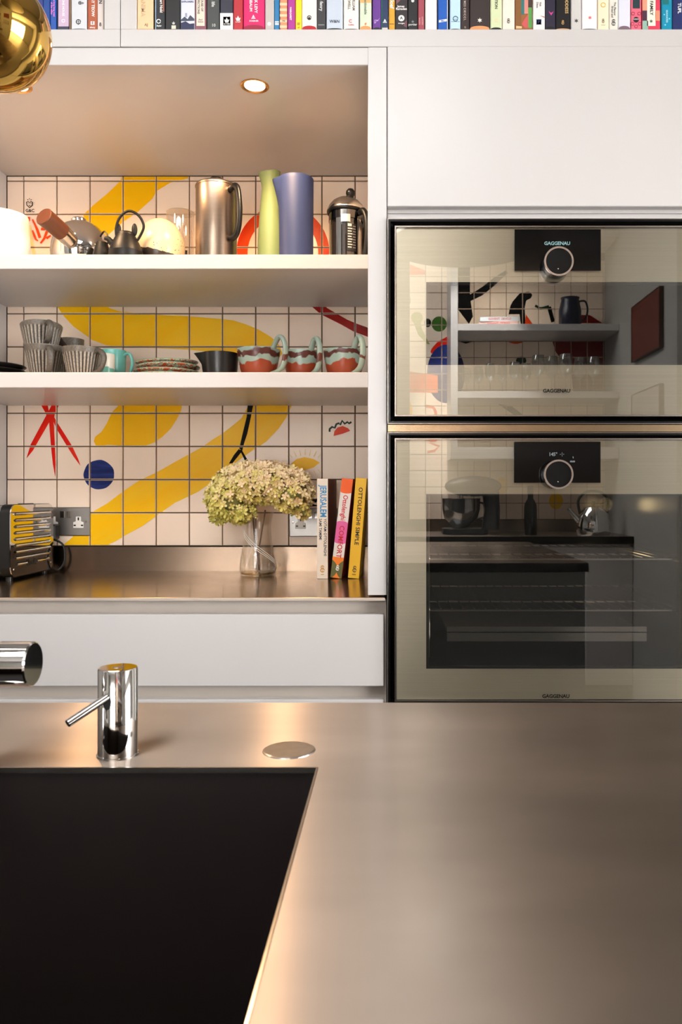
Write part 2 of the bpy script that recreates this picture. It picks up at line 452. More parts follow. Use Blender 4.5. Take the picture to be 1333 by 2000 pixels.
paint('red', CP([(258, 90), (270, 108), (300, 160), (304, 188), (352, 190), (358, 160), (383, 108), (395, 88), (345, 88), (318, 140), (312, 108), (306, 90)]))
paint('red', CP([(302, 170), (240, 285), (200, 360), (172, 452), (215, 400), (255, 330), (322, 215), (345, 175)]))
paint('red', CP([(318, 180), (325, 280), (335, 400), (345, 490), (360, 572), (363, 480), (358, 360), (352, 240), (345, 180)]))
paint('red', CP([(325, 165), (340, 195), (375, 270), (430, 360), (480, 440), (525, 500), (510, 455), (470, 370), (420, 290), (375, 220), (352, 180)]))
paint('blue', [(p[0] + .4 * math.sin(p[1] * .31), p[1] + .3 * math.cos(p[0] * .27)) for p in ellipse(193.5, 927, 30, 28.8, 40)])
paint('yellow2', CP([(800, 70), (770, 110), (730, 150), (695, 225), (660, 280), (620, 310), (612, 340), (625, 368), (655, 375), (700, 362), (790, 368), (850, 378), (930, 375), (1000, 350), (1060, 310), (1110, 260), (1150, 200), (1180, 140), (1184, 108), (1180, 70)]))
paint('yellow', [(108, 1075), (123, 1065), (141, 1050), (179, 1001), (210, 983), (243, 958), (273, 938), (306, 923), (339, 904), (372, 886), (394, 874), (415, 859), (433, 848), (454, 832), (472, 817), (482, 799), (488, 784), (573, 784), (569, 795), (560, 815), (544, 838), (520, 863), (499, 876), (475, 893), (430, 927), (407, 947), (388, 960), (370, 969), (342, 982), (312, 1003), (279, 1027), (246, 1045), (228, 1056), (207, 1066), (190, 1075)])
paint('black', DP([(376, 90), (380, 108), (374, 180), (345, 300), (326, 385), (345, 405), (355, 360), (378, 290), (402, 180), (416, 108), (420, 90)]))
paint('black', DP([(324, 388), (290, 430), (258, 485), (282, 482), (338, 412)]))
paint('black', DP([(328, 395), (365, 470), (384, 468), (342, 395)]))
paint('orange', DP([(940, 305), (945, 275), (965, 250), (1000, 240), (1035, 255), (1048, 272), (1000, 290)]))
paint('green', stroke(DP([(914, 278), (914, 260), (930, 246), (948, 252), (958, 228), (975, 222), (984, 232), (996, 206), (1012, 226), (1030, 214), (1040, 224), (1056, 214)]), 3.9))
paint('yellow2', DP([(664, 485), (700, 455), (750, 443), (810, 455), (850, 478), (810, 510), (750, 528), (700, 515)]))
for a in range(-3, 4):
    x0 = 755 + a * 28; paint('pale', stroke(DP([(x0, 428 + abs(a) * 6), (x0 + a * 9, 388 + abs(a) * 8)]), [2.2, 1.0]))
    paint('pale', stroke(DP([(x0, 545 - abs(a) * 7), (x0 + a * 8, 572 - abs(a) * 6)]), [1.6, .8]))
paint('black', stroke(DP([(790, 668), (786, 690), (800, 720), (822, 728), (850, 710)]), [2, 4.5, 6, 7, 3]))
paint('black', DP([(742, 752), (780, 742), (820, 752), (850, 760), (775, 764)]))
def EP(pts): return [(x / 9.521, 340 + y / 9.521) for x, y in pts]            # top-left crop
for st, w in (([(545, 800), (540, 880)], 4.5), ([(610, 845), (660, 950), (700, 1040), (750, 1190)], [3, 3.5, 5, 5.5]), ([(610, 1050), (650, 1160), (675, 1220), (715, 1248)], [2.5, 4.5, 3.5, 2]),
              ([(760, 1290), (830, 1200), (870, 1090), (890, 1060)], [3, 4.5, 5, 6]), ([(870, 1200), (950, 1145)], [5, 3]), ([(770, 1020), (850, 1040)], [6, 2])):
    paint('orange', stroke(EP(st), w))
paint('pale', stroke(EP([(560, 960), (570, 1100), (600, 1300), (640, 1500)]), 5.5))
paint('black', stroke(EP([(556, 630), (505, 580), (500, 530), (530, 512), (556, 545), (585, 512), (612, 530), (608, 590), (556, 630)]), [1.4, 1.5, 1.5, 1.2, 1.2, 1.3, 1.8, 2.0, 1.4]))
for st in ([(528, 492), (520, 470)], [(556, 478), (556, 456)], [(575, 490), (595, 474)], [(526, 548), (528, 556)], [(584, 548), (584, 556)], [(545, 585), (556, 595), (570, 585)]):
    paint('black', stroke(EP(st), 1.2))
for ch, cx in (('G', 522), ('&', 570), ('C', 612)):
    pass

us = [X_NL] + [bu(46 + 64.8 * k) for k in range(11)] + [X_NR]
vs_t = [bv(1066.3 - 64.8 * k) for k in range(12)] + [Z_NC]
wall_back = struct(MB().box(LX, RX, YB + 0.006, 2.55, 0, CEIL).build('wall_back', M_grout), 'back wall of painted pink tiles with dark grout')
tile_wall(wall_back, us, vs_t, mural, lambda u, v: (u, YB + 0.008, v))
sg = text_mb('G&C', 0.013, bold=0.0003).xf(Matrix.Translation(P(58.5, 411.5, YB - 0.0003)) @ UP).build('lettering', M_black, wall_back)

# ------------------------------------------------------------------ open niche unit, bookcases, cupboards
unit = thing('shelf_niche', 'white open niche with two thick white shelves in front of painted tiles', 'shelving', (-0.61, YF, ZTOP))
MB().box(X_NR, X_FR, YF, YB, ZTOP + 0.004, Z_BM).build('side_panel', M_white, unit, bevel=0.001)
MB().box(X_NL - 0.04, X_NL, YF, YB, ZTOP + 0.004, Z_BM).build('side_panel', M_white, unit, bevel=0.001)
MB().box(X_NL, X_NR, YF, YB, Z_NC, Z_BM - 0.001).build('top_panel', M_white, unit, bevel=0.001)
ZS1, ZS1B = Z_(497, YS), Z_(525, YS); ZS2, ZS2B = Z_(727, YS), Z_(757, YS)
for a, b in ((ZS1, ZS1B), (ZS2, ZS2B)):
    MB().box(X_NL, X_NR, YS, YB - 0.001, b, a).build('shelf', M_white, unit, bevel=0.0012)
for zz, px in ((ZS1B, 3), (ZS2B, 3)):
    MB().lathe([(.004, 0), (.004, .01)], 12).xf(Matrix.Translation((X_NL, YS + .18, zz - .006)) @ Matrix.Rotation(PI / 2, 4, 'Y')).build('shelf_pin', M_chrome_s, unit)

def bookcase(label, x0, x1, zt, loc):
    t = thing('bookcase', label, 'bookcase', loc)
    th = X_(266, YF) - X_(235, YF)
    MB().box(x0, x1, YF, YB, Z_BM + 0.0012, Z_BK).build('bottom_panel', M_white, t, bevel=0.001)
    MB().box(x0, x0 + th, YF, YB, Z_BK, zt).build('side_panel', M_white, t, bevel=0.001)
    MB().box(x1 - th, x1, YF, YB, Z_BK, zt).build('side_panel', M_white, t, bevel=0.001)
    MB().box(x0, x1, YF, YB, zt, zt + th).build('top_panel', M_white, t, bevel=0.001)
    MB().box(x0 + th, x1 - th, YB - .012, YB, Z_BK, zt).build('back_panel', M_white, t)
    return t
XSEAM = X_(235, YF)
bookcase('white bookcase section left of the seam, behind the brass pendant', -1.50, XSEAM - 0.0006, 2.56, (-1.05, YF, Z_BM))
bookcase('long white bookcase section full of books above niche and ovens', XSEAM + 0.0006, 0.80, 2.56, (0.1, YF, Z_BM))

YD0 = 0.0
cup = thing('wall_cupboard', 'white cupboard with one large plain flap door above the ovens', 'cupboard', (X_OVC, YF, Z_(403, YF)))
MB().box(X_OV0, X_OV1, YF, YF + 0.02, Z_(403, YF), Z_(90.5, YF)).build('flap_door', M_white, cup, bevel=0.0015)
MB().box(X_OV0, X_OV1, YF + 0.022, YB, Z_(410, YF), Z_(90, YF)).build('carcass', M_white, cup)
fil = tag(MB().box(X_OV0, X_OV1, YF + .024, YF + .05, Z_(430, YF + .02), Z_(410.5, YF)).build('filler_rail', M_white), 'white filler rail in the finger gap between flap door and upper oven', 'rail')

# tall housing around the ovens
hous = thing('oven_housing', 'white tall cabinet housing around the two stacked ovens', 'cabinet', (X_OVC, YF + .03, 0))
MB().box(X_FR + .0008, X_OV0 + .001, YF + .012, YB, 0, Z_BM - .002).build('side_panel', M_gap, hous)
MB().box(X_OV1, X_OV1 + .02, YF, YB, 0, Z_BM - .002).build('side_panel', M_white, hous)
MB().box(X_OV0 + .001, X_OV1, YB - .02, YB, 0, 1.75).build('back_panel', M_gap, hous)
MB().box(X_OV0 + .001, X_OV1, YF, YF + .02, .08, .64).build('drawer_front', M_white, hous, bevel=.001)
# neighbour cupboard towards the window
MB_n = thing('tall_cupboard', 'plain white tall cupboard between the oven housing and the window wall', 'cupboard', (1.03, YF, 0))
MB().box(X_OV1 + .022, RX - .002, YF, YF + .02, .08, Z_BM).build('door', M_white, MB_n, bevel=.001)
MB().box(X_OV1 + .022, RX - .002, YF + .022, YB, .0, Z_BM).build('carcass', M_white, MB_n)

# worktop below the niche
YW = 1.765; YSPL = YB - 0.022
wt = thing('steel_worktop', 'brushed steel worktop with low upstand at the back of the niche', 'worktop', (-0.61, YW, ZTOP))
MB().box(X_NL - 0.04, X_(752, YW), YW, YSPL, Z_(1173, YW), ZTOP).build('top', mat('brushed_steel_back_top', (184, 160, 132), 0.17, 1.0, var=0.12, vscale=30, stretch=(0.06, 2, 1), aniso=0.7, tangent=(0, 1, 0)), wt, bevel=0.0012)
MB().box(X_NL - 0.04, X_(752, YW), YW - .0012, YW - .0001, Z_(1173.5, YW), ZTOP - .0008).build('front_edge', mat('satin_steel_edge', (214, 200, 188), .5, 1.0, var=.06, vscale=20, stretch=(.2, 1, 1)), wt, bevel=.0004)
MB().box(X_NL, X_NR, YSPL, YB + .004, ZTOP - .01, bv(1066.3) - 0.0008).build('upstand', M_steel_v, wt, bevel=0.001)
# drawers
dr = thing('drawer_unit', 'white drawer unit with plain handleless fronts under the steel worktop', 'drawers', (-0.61, YF, 0))
XD1 = X_(749.5, YF); XD0 = X_NL - .04
ZD1, ZD1B = Z_(1200, YF), Z_(1340.5, YF); ZD2 = Z_(1366.5, YF)
MB().box(XD0, XD1, YF, YF + .02, ZD1B, ZD1).build('drawer', M_white, dr, bevel=.0015)
MB().box(XD0, XD1, YF, YF + .02, .36, ZD2).build('drawer', M_white, dr, bevel=.0015)
MB().box(XD0, XD1, YF, YF + .02, .09, .345).build('drawer', M_white, dr, bevel=.0015)
MB().box(XD0, X_FR - .001, YF + .028, YB, .09, Z_(1173.5, YF)).build('carcass', mat('finger_pull_rail', (196, 186, 176), .45, var=.02), dr)
MB().box(XD0, X_FR, YF + .06, YB, 0, .089).build('plinth', M_gap, dr)

# ------------------------------------------------------------------ ovens
M_ink = mat('matt_black_print', (6, 6, 6), .9, spec=.1)
M_display = mat('display_black_glass', (6, 6, 7), 0.12, var=0.05)
M_glow = emit_mat('display_text_glow', (0.35, 0.62, 0.60), 0.55)
M_glow_dim = emit_mat('display_symbol_glow', (0.45, 0.50, 0.50), 0.35)
M_enamel = mat('oven_enamel', (34, 37, 38), 0.25, var=0.3, vscale=40)
def frame_mb(x0, x1, z0, z1, w, d, y):
    """picture-frame moulding: outer edge at y, chamfer falling back to y+d at the inside"""
    o = [(x0, z0), (x1, z0), (x1, z1), (x0, z1)]; i = [(x0 + w, z0 + w), (x1 - w, z0 + w), (x1 - w, z1 - w), (x0 + w, z1 - w)]
    k = [(x0 + w * .45, z0 + w * .45), (x1 - w * .45, z0 + w * .45), (x1 - w * .45, z1 - w * .45), (x0 + w * .45, z1 - w * .45)]
    v = [(p[0], y + .03, p[1]) for p in o] + [(p[0], y, p[1]) for p in o] + [(p[0], y, p[1]) for p in k] + [(p[0], y + d, p[1]) for p in i] + [(p[0], y + .03, p[1]) for p in i]
    f_ = []
    for r in range(4):
        f_ += [(r * 4 + a, r * 4 + (a + 1) % 4, r * 4 + 4 + (a + 1) % 4, r * 4 + 4 + a) for a in range(4)]
    return MB().add(v, f_)
def ring_frame(mb, x0, x1, z0, z1, w, y0, y1):
    mb.box(x0, x1, y0, y1, z0, z0 + w).box(x0, x1, y0, y1, z1 - w, z1).box(x0, x0 + w, y0, y1, z0 + w, z1 - w).box(x1 - w, x1, y0, y1, z0 + w, z1 - w)
    return mb
def oven(label, zt, zb, dpy, wpy, disp, kc, texts, racks):
    """zt/zb outer frame; dpy door top/bottom px; wpy window top/bottom px; disp display box px; kc knob centre"""
    t = thing('built_in_oven', label, 'oven', (X_OVC, YF, zb))
    x0, x1 = X_OV0 + .001, X_OV1 - .001
    frame_mb(x0, x1, zb, zt, .013, .012, YF - .004).build('outer_frame', M_black_gloss, t)
    ring_frame(MB(), x0 - .0004, x1 + .0004, zb - .0004, zt + .0004, .0016, YF - .0052, YF - .003).build('frame_edge', M_edge, t)
    dz1, dz0 = Z_(dpy[0], YD), (Z_(dpy[1], YD) if dpy[1] else zb + .014)
    dx0 = X_(771.5, YD); dx1 = 2 * X_OVC - dx0
    door = link('door', None, t, (0, 0, 0))
    ring_frame(MB(), dx0, dx1, dz0, dz1, .003, YD - .0005, YD + .018).build('door_trim', M_edge, door)
    MB().box(dx0 + .003, dx1 - .003, YD + .0002, YD + .0042, dz0 + .003, dz1 - .003).build('door_glass', M_door_glass, door)
    wx0 = X_(833, YD + .006); wx1 = 2 * X_OVC - wx0; wz1, wz0 = Z_(wpy[0], YD + .006), Z_(wpy[1], YD + .006)
    sp = MB()                                             # steel facing behind the glass, around the window
    sp.box(dx0 + .004, dx1 - .004, YD + .0052, YD + .0066, wz1, dz1 - .004).box(dx0 + .004, dx1 - .004, YD + .0052, YD + .0066, dz0 + .004, wz0)
    sp.box(dx0 + .004, wx0, YD + .0052, YD + .0066, wz0, wz1).box(wx1, dx1 - .004, YD + .0052, YD + .0066, wz0, wz1)
    sp.build('steel_facing', M_steel_oven, door)
    ring_frame(MB(), wx0 - .01, wx1 + .01, wz0 - .012, wz1 + .012, .016, YD + .009, YD + .02).build('window_gasket', M_black, door)
    a = P(disp[0], disp[1], YD + .005); b = P(disp[2], disp[3], YD + .005)
    d = MB().box(a.x, b.x, YD - .0006, YD + .0001, b.z, a.z).build('display', M_display, t)
    kx, kz = X_(kc[0], YD - .03), Z_(kc[1], YD - .03); r = .0283 * 1.14
    R = Matrix.Translation((kx, YD - .0006, kz)) @ Matrix.Rotation(PI / 2, 4, 'X')
    k = MB().lathe([(0, 0), (r * .93, 0), (r * .93, .026), (r * .86, .0265), (0, .0265)], 40).xf(R).build('control_knob', mat('knob_black', (7, 7, 7), .3, spec=.3), t)
    MB().lathe([(r * .87, .0262), (r * 1.0, .0262), (r * 1.0, .030), (r * .88, .030), (r * .87, .0262)], 48).xf(R).build('knob_ring', mat('rose_steel_ring', (226, 212, 204), .25, 1.0, var=.03), k, smooth=True)
    MB().lathe([(0, .0271), (.0012, .0273), (0, .0275)], 8).xf(R @ Matrix.Translation((-.001, -.016, 0))).build('knob_dot', M_edge, k)
    for (s_, px, py, h, m_, par) in texts:
        text_mb(s_, h * YD / F, bold=0.0002, spacing=.95).xf(Matrix.Translation(P(px, py, YD - (.0009 if par else .0002))) @ UP).build('lettering', m_, t)
    # cavity and racks seen through the window
    cy0, cy1 = YD + .03, YB - .06; cx0, cx1, cz0, cz1 = wx0 - .005, wx1 + .005, wz0 - .012, wz1 + .03
    MB().box(cx0 - .01, cx0, cy0, cy1, cz0, cz1).box(cx1, cx1 + .01, cy0, cy1, cz0, cz1).box(cx0 - .01, cx1 + .01, cy1, cy1 + .01, cz0, cz1).box(cx0 - .01, cx1 + .01, cy0, cy1, cz0 - .01, cz0).box(cx0 - .01, cx1 + .01, cy0, cy1, cz1, cz1 + .01).build('cavity', M_enamel, t)
    for py in racks:
        z = Z_(py, YD + .06); m = MB()
        for yy in (cy0 + .03, cy0 + .18, cy1 - .03): m.tube([(cx0 + .012, yy, z), (cx1 - .012, yy, z)], .003, 6)
        n = 22
        for i in range(n + 1):
            xx = cx0 + .015 + (cx1 - cx0 - .03) * i / n
            m.tube([(xx, cy0 + .03, z + .003), (xx, cy1 - .03, z + .003)], .0018, 5)
        m.build('wire_rack', M_chrome_s, t)
        for sx in (cx0 + .006, cx1 - .006):
            MB().tube([(sx, cy0 + .01, z - .008), (sx, cy1 - .02, z - .008)], .003, 6).build('rack_runner', M_chrome_s, t)
    if racks:
        for xx in (cx0 + .012, cx1 - .012):
            MB().tube([(xx, cy0 + .012, cz0 + .03), (xx, cy0 + .012, cz1 - .03)], .003, 6).build('runner_post', M_chrome_s, t)
        m = MB().box(cx0 + .06, cx1 - .06, cy0 + .10, cy1 - .05, cz0 + .07, cz0 + .073)
        m.box(cx0 + .06, cx1 - .06, cy0 + .10, cy0 + .103, cz0 + .05, cz0 + .085)
        m.build('oven_tray', M_chrome_s, t)
        ld = bpy.data.lights.new('oven_lamp', 'POINT'); ld.energy = 0.05; ld.color = (1.0, .72, .36); ld.shadow_soft_size = .02
        lo = bpy.data.objects.new('oven_lamp', ld); C.objects.link(lo); lo.parent = t
        lo.location = (cx1 - .06 - X_OVC, cy1 - .08 - YF, cz1 - .06 - zb)
    return t
ZO1T, ZO1B = Z_(428.5, YF), Z_(828, YF); ZO2T = Z_(845, YF)
ov1 = oven('upper built-in steam oven with steel facing and mirrored glass door', ZO1T, ZO1B, (441, 813), (551, 713), (1005, 449.5, 1173, 530), (1092.5, 510),
           [('GAGGENAU', 1089, 475.5, 9.5, M_glow, True), ('GAGGENAU', 1088, 763.5, 10, M_ink, False)], [])
ov2 = oven('lower built-in oven with wire racks behind its tall dark glass', ZO2T, .655, (856, None), (965, 1306), (1004, 863, 1172.5, 943), (1092, 926.5),
           [('GAGGENAU', 1086.5, 1360, 10, M_ink, False), ('145°', 1081, 887.5, 9.5, M_glow_dim, True), ('00:00', 1119, 901.5, 4.5, M_glow_dim, True)], [1092, 1192])
sym = MB().add([], [])
c = P(1098.5, 887.5, YD - .0008)
sym.box(c.x - .005, c.x - .0015, YD - .0009, YD - .0007, c.z - .0004, c.z + .0004).box(c.x + .0015, c.x + .005, YD - .0009, YD - .0007, c.z, c.z + .0008).box(c.x - .0004, c.x + .0004, YD - .0009, YD - .0007, c.z + .001, c.z + .0045).box(c.x - .0002, c.x + .0006, YD - .0009, YD - .0007, c.z - .0045, c.z - .001)
sym.prism([(p[0], p[1]) for p in ellipse(P(1119, 893.5, YD).x, P(1119, 893.5, YD).z, .0022, .0026, 12, -1.2, 1.6)], YD - .0009, YD - .0007)
sym.build('display_symbol', M_glow_dim, ov2)
tag(MB().box(X_OV0 + .001, X_OV1 - .001, YF - .002, YF + .02, Z_(843.6, YF), Z_(829.4, YF)).build('steel_trim_strip', mat('warm_polished_strip', (206, 180, 146), .22, 1.0, var=.12, vscale=50), bevel=.0006), 'thin polished steel strip between the two ovens', 'trim strip')

# ------------------------------------------------------------------ island
YI1 = .23 * F / (1372 - CY); YI0 = -0.30; XI0, XI1 = -1.75, 0.655
YSK1 = .23 * F / (1499 - CY); YSK0 = .20; XSK1 = X_(621, YSK1); XSK0 = -.62
def ring_top(x0, x1, y0, y1, a0, a1, b0, b1, z0, z1):
    o = [(x0, y0), (x1, y0), (x1, y1), (x0, y1)]; i = [(a0, b0), (a1, b0), (a1, b1), (a0, b1)]
    v = [(p[0], p[1], z1) for p in o + i] + [(p[0], p[1], z0) for p in o + i]; f_ = []
    for a in range(4):
        b = (a + 1) % 4
        f_ += [(a, b, b + 4, a + 4), (a + 8, a + 12, b + 12, b + 8), (a, a + 8, b + 8, b), (a + 4, b + 4, b + 12, a + 12)]
    return MB().add(v, f_)
isl = thing('kitchen_island', 'kitchen island with a brushed steel top and a cut-out for the sink', 'island', (-0.55, .29, 0))
ring_top(XI0, XI1, YI0, YI1, XSK0, XSK1, YSK0, YSK1, ZTOP - .004, ZTOP).build('steel_top', M_steel_top, isl, bevel=.0008)
MB().box(XI0, XI1, YI1 - .003, YI1 - .0002, ZTOP - .03, ZTOP - .0042).build('top_edge', M_steel_top, isl)
M_isl = mat('island_shaded_white', (72, 76, 77), .45, var=.03)  # white panels; the shade on them is put into this dark grey
MB().box(XI0 + .01, XI1 - .01, YI1 - .025, YI1 - .004, .08, ZTOP - .032).build('back_panel', M_isl, isl, bevel=.001)
MB().box(XI1 - .03, XI1 - .01, YI0 + .02, YI1 - .026, .08, ZTOP - .006).build('side_panel', M_isl, isl, bevel=.001)
MB().box(XI0 + .01, XI0 + .03, YI0 + .02, YI1 - .026, .08, ZTOP - .006).build('side_panel', M_isl, isl, bevel=.001)
MB().box(XI0 + .05, XI1 - .05, YI0 + .02, YI0 + .04, .08, ZTOP - .006).build('front_panel', M_isl, isl, bevel=.001)
MB().box(XI0 + .05, XI1 - .06, YI0 + .06, YI1 - .06, 0, .08).build('plinth', M_dark, isl)
sk = thing('kitchen_sink', 'deep square dark sink sunk into the steel island top', 'sink', (-.34, .43, ZTOP - .24))
b_ = MB(); e = .0015
v = [(XSK0 - e, YSK0 - e), (XSK1 + e, YSK0 - e), (XSK1 + e, YSK1 + e), (XSK0 - e, YSK1 + e)]
vv = [(p[0], p[1], ZTOP - .0045) for p in v] + [(p[0], p[1], ZTOP - .24) for p in v]
b_.add(vv, [(0, 4, 5, 1), (1, 5, 6, 2), (2, 6, 7, 3), (3, 7, 4, 0), (4, 7, 6, 5)])
bas = b_.build('basin', M_sink, sk)
ring_frame_h = ring_top(XSK0 - .0004, XSK1 + .0004, YSK0 - .0004, YSK1 + .0004, XSK0 + .0012, XSK1 - .0012, YSK0 + .0012, YSK1 - .0012, ZTOP - .0045, ZTOP + .0003)
ring_frame_h.build('polished_rim', M_edge, sk)
MB().lathe([(0, 0), (.045, 0), (.05, .002), (.05, -.001)], 32, (-.34, .44)).xf(Matrix.Translation((0, 0, ZTOP - .2385))).build('drain', M_chrome_s, sk, smooth=True)

# soap dispenser
YP = .23 * F / (1474 - CY); xp = X_(230.5, YP)
sd = thing('soap_dispenser', 'small polished chrome soap dispenser with a thin spout beside the sink', 'soap dispenser', (xp, YP, ZTOP))
h = (1474 - 1303) * YP / F; r = 37.5 * YP / F
MB().lathe([(r * 1.06, 0), (r * 1.06, .0014), (r, .0016), (r, h - .001), (r - .0008, h), (0, h)], 48).build('body', M_chrome, sd, smooth=True, world=False)
MB().prism([(x, z) for x, z in ellipse(-.0035, h * .655, .0034, .0068, 16)], -r * 1.01, -r * .8).build('spout_slot', M_black, sd, world=False)
MB().tube([(-.003, -r * .8, h * .715), (-.028, -r * 2.35, h * .505)], .0034, 14).build('spout', M_chrome, sd, smooth=True, world=False)
MB().lathe([(0, 0), (.0031, 0), (.0031, .0004), (0, .0004)], 14).xf(Matrix.Translation((-.028, -r * 2.35, h * .505)) @ Vector((-.025, -r * 1.55, -h * .21)).to_track_quat('Z', 'Y').to_matrix().to_4x4()).build('spout_end', M_black, sd, world=False)
MB().lathe([(0, h + .0003), (.005, h + .0003), (.0053, h)], 20).build('cap_button', M_chrome_s, sd, world=False)
# tap-hole cover
YC = .23 * F / (1466 - CY)
hc = thing('hole_cover', 'flat round steel cover disc on the island behind the sink', 'cover', (X_(565, YC), YC, ZTOP))
MB().lathe([(0, .0016), (.0222, .0014), (.0234, .0008), (.0236, 0), (0, 0)], 40).build('disc', mat('scratched_steel_disc', (190, 182, 176), .3, 1.0, var=.2, vscale=90), hc, world=False)
# mixer tap: control handle visible at the left edge
YT = .655
tp = thing('mixer_tap', 'polished chrome mixer tap with a fat horizontal control barrel', 'tap', (X_(-75, YT), YT, ZTOP))
zh = Z_(1297, YT) - ZTOP; rt = 43.5 * YT / F
MB().lathe([(.027, 0), (.027, .004), (.021, .006), (.021, zh - .012), (.016, zh)], 36).build('column', M_chrome, tp, smooth=True, world=False)
x1t = X_(66, YT) - X_(-75, YT)
Rb = Matrix.Translation((0, 0, zh)) @ Matrix.Rotation(PI / 2, 4, 'Y')
bb = MB().lathe([(0, -.03), (rt, -.03), (rt, x1t - .031), (rt - .0015, x1t - .030), (rt - .0015, x1t - .0285), (rt, x1t - .0275), (rt, x1t - .0012), (rt - .0012, x1t), (0, x1t)], 44).xf(Rb).build('control_barrel', M_chrome, tp, smooth=True, world=False)
MB().tube([(x1t - .018, -rt * .6, zh + .001), (x1t - .05, -rt - .02, zh + .002), (x1t - .085, -rt - .026, zh + .003)], .0026, 10).build('lever', M_chrome, tp, smooth=True, world=False)
MB().tube([(0, 0, zh + .005), (0, 0, zh + .20), (-.03, -.02, zh + .27), (-.07, -.06, zh + .30), (-.10, -.10, zh + .28), (-.115, -.125, zh + .22)], .011, 16).build('spout', M_chrome, tp, smooth=True, world=False)

# ------------------------------------------------------------------ downlights and pendants
M_lamp = emit_mat('downlight_lens', (1.0, .80, .52), 26.0)
def downlight(px, label, w):
    y = (Z_NC - ZC) * F / (CY - 168); x = X_(px, y)
    t = thing('downlight', label, 'downlight', (x, y, Z_NC), 'downlights in the niche ceiling')
    MB().lathe([(.0335, 0), (.0335, -.0012), (.031, -.0026), (.026, -.0014), (.0235, .0), (.0335, 0)], 40).build('bezel', mat('brass_bezel', (190, 142, 86), .25, 1.0), t, smooth=True, world=False)
    MB().lathe([(0, -.0006), (.0238, -.0006)], 32).build('lens', M_lamp, t, world=False)
    d = bpy.data.lights.new('downlight_lamp', 'SPOT'); d.energy = w; d.color = (1.0, .64, .35); d.spot_size = math.radians(168); d.spot_blend = .5; d.shadow_soft_size = .022
    o = bpy.data.objects.new('downlight_lamp', d); C.objects.link(o); o.parent = t; o.location = (0, 0, -.004)
    return t
downlight(498, 'round recessed downlight glowing warm in the niche ceiling, fully visible', 20)
downlight(33, 'recessed downlight in the niche ceiling partly hidden by the brass pendant', 20)
Yp = .86
pn = thing('brass_pendant', 'polished brass globe pendant hanging at the upper left over the island', 'pendant lamp', (X_(-19, Yp) + .0018, Yp, Z_(62, Yp)))
MB().ball((0, 0, 0), .0605, seg=56, rings=36).build('globe', M_brass, pn, smooth=True, world=False)
MB().lathe([(.014, .058), (.014, .085), (.006, .09)], 24).build('lamp_cap', M_brass, pn, smooth=True, world=False)
MB().tube([(0, 0, .088), (0, 0, CEIL - Z_(62, Yp) - .02)], .0025, 8).build('cable', M_black, pn, world=False)
MB().lathe([(0, 0), (.05, 0), (.05, -.02), (0, -.02)], 24).xf(Matrix.Translation((0, 0, CEIL - Z_(62, Yp)))).build('ceiling_rose', M_brass, pn, world=False)

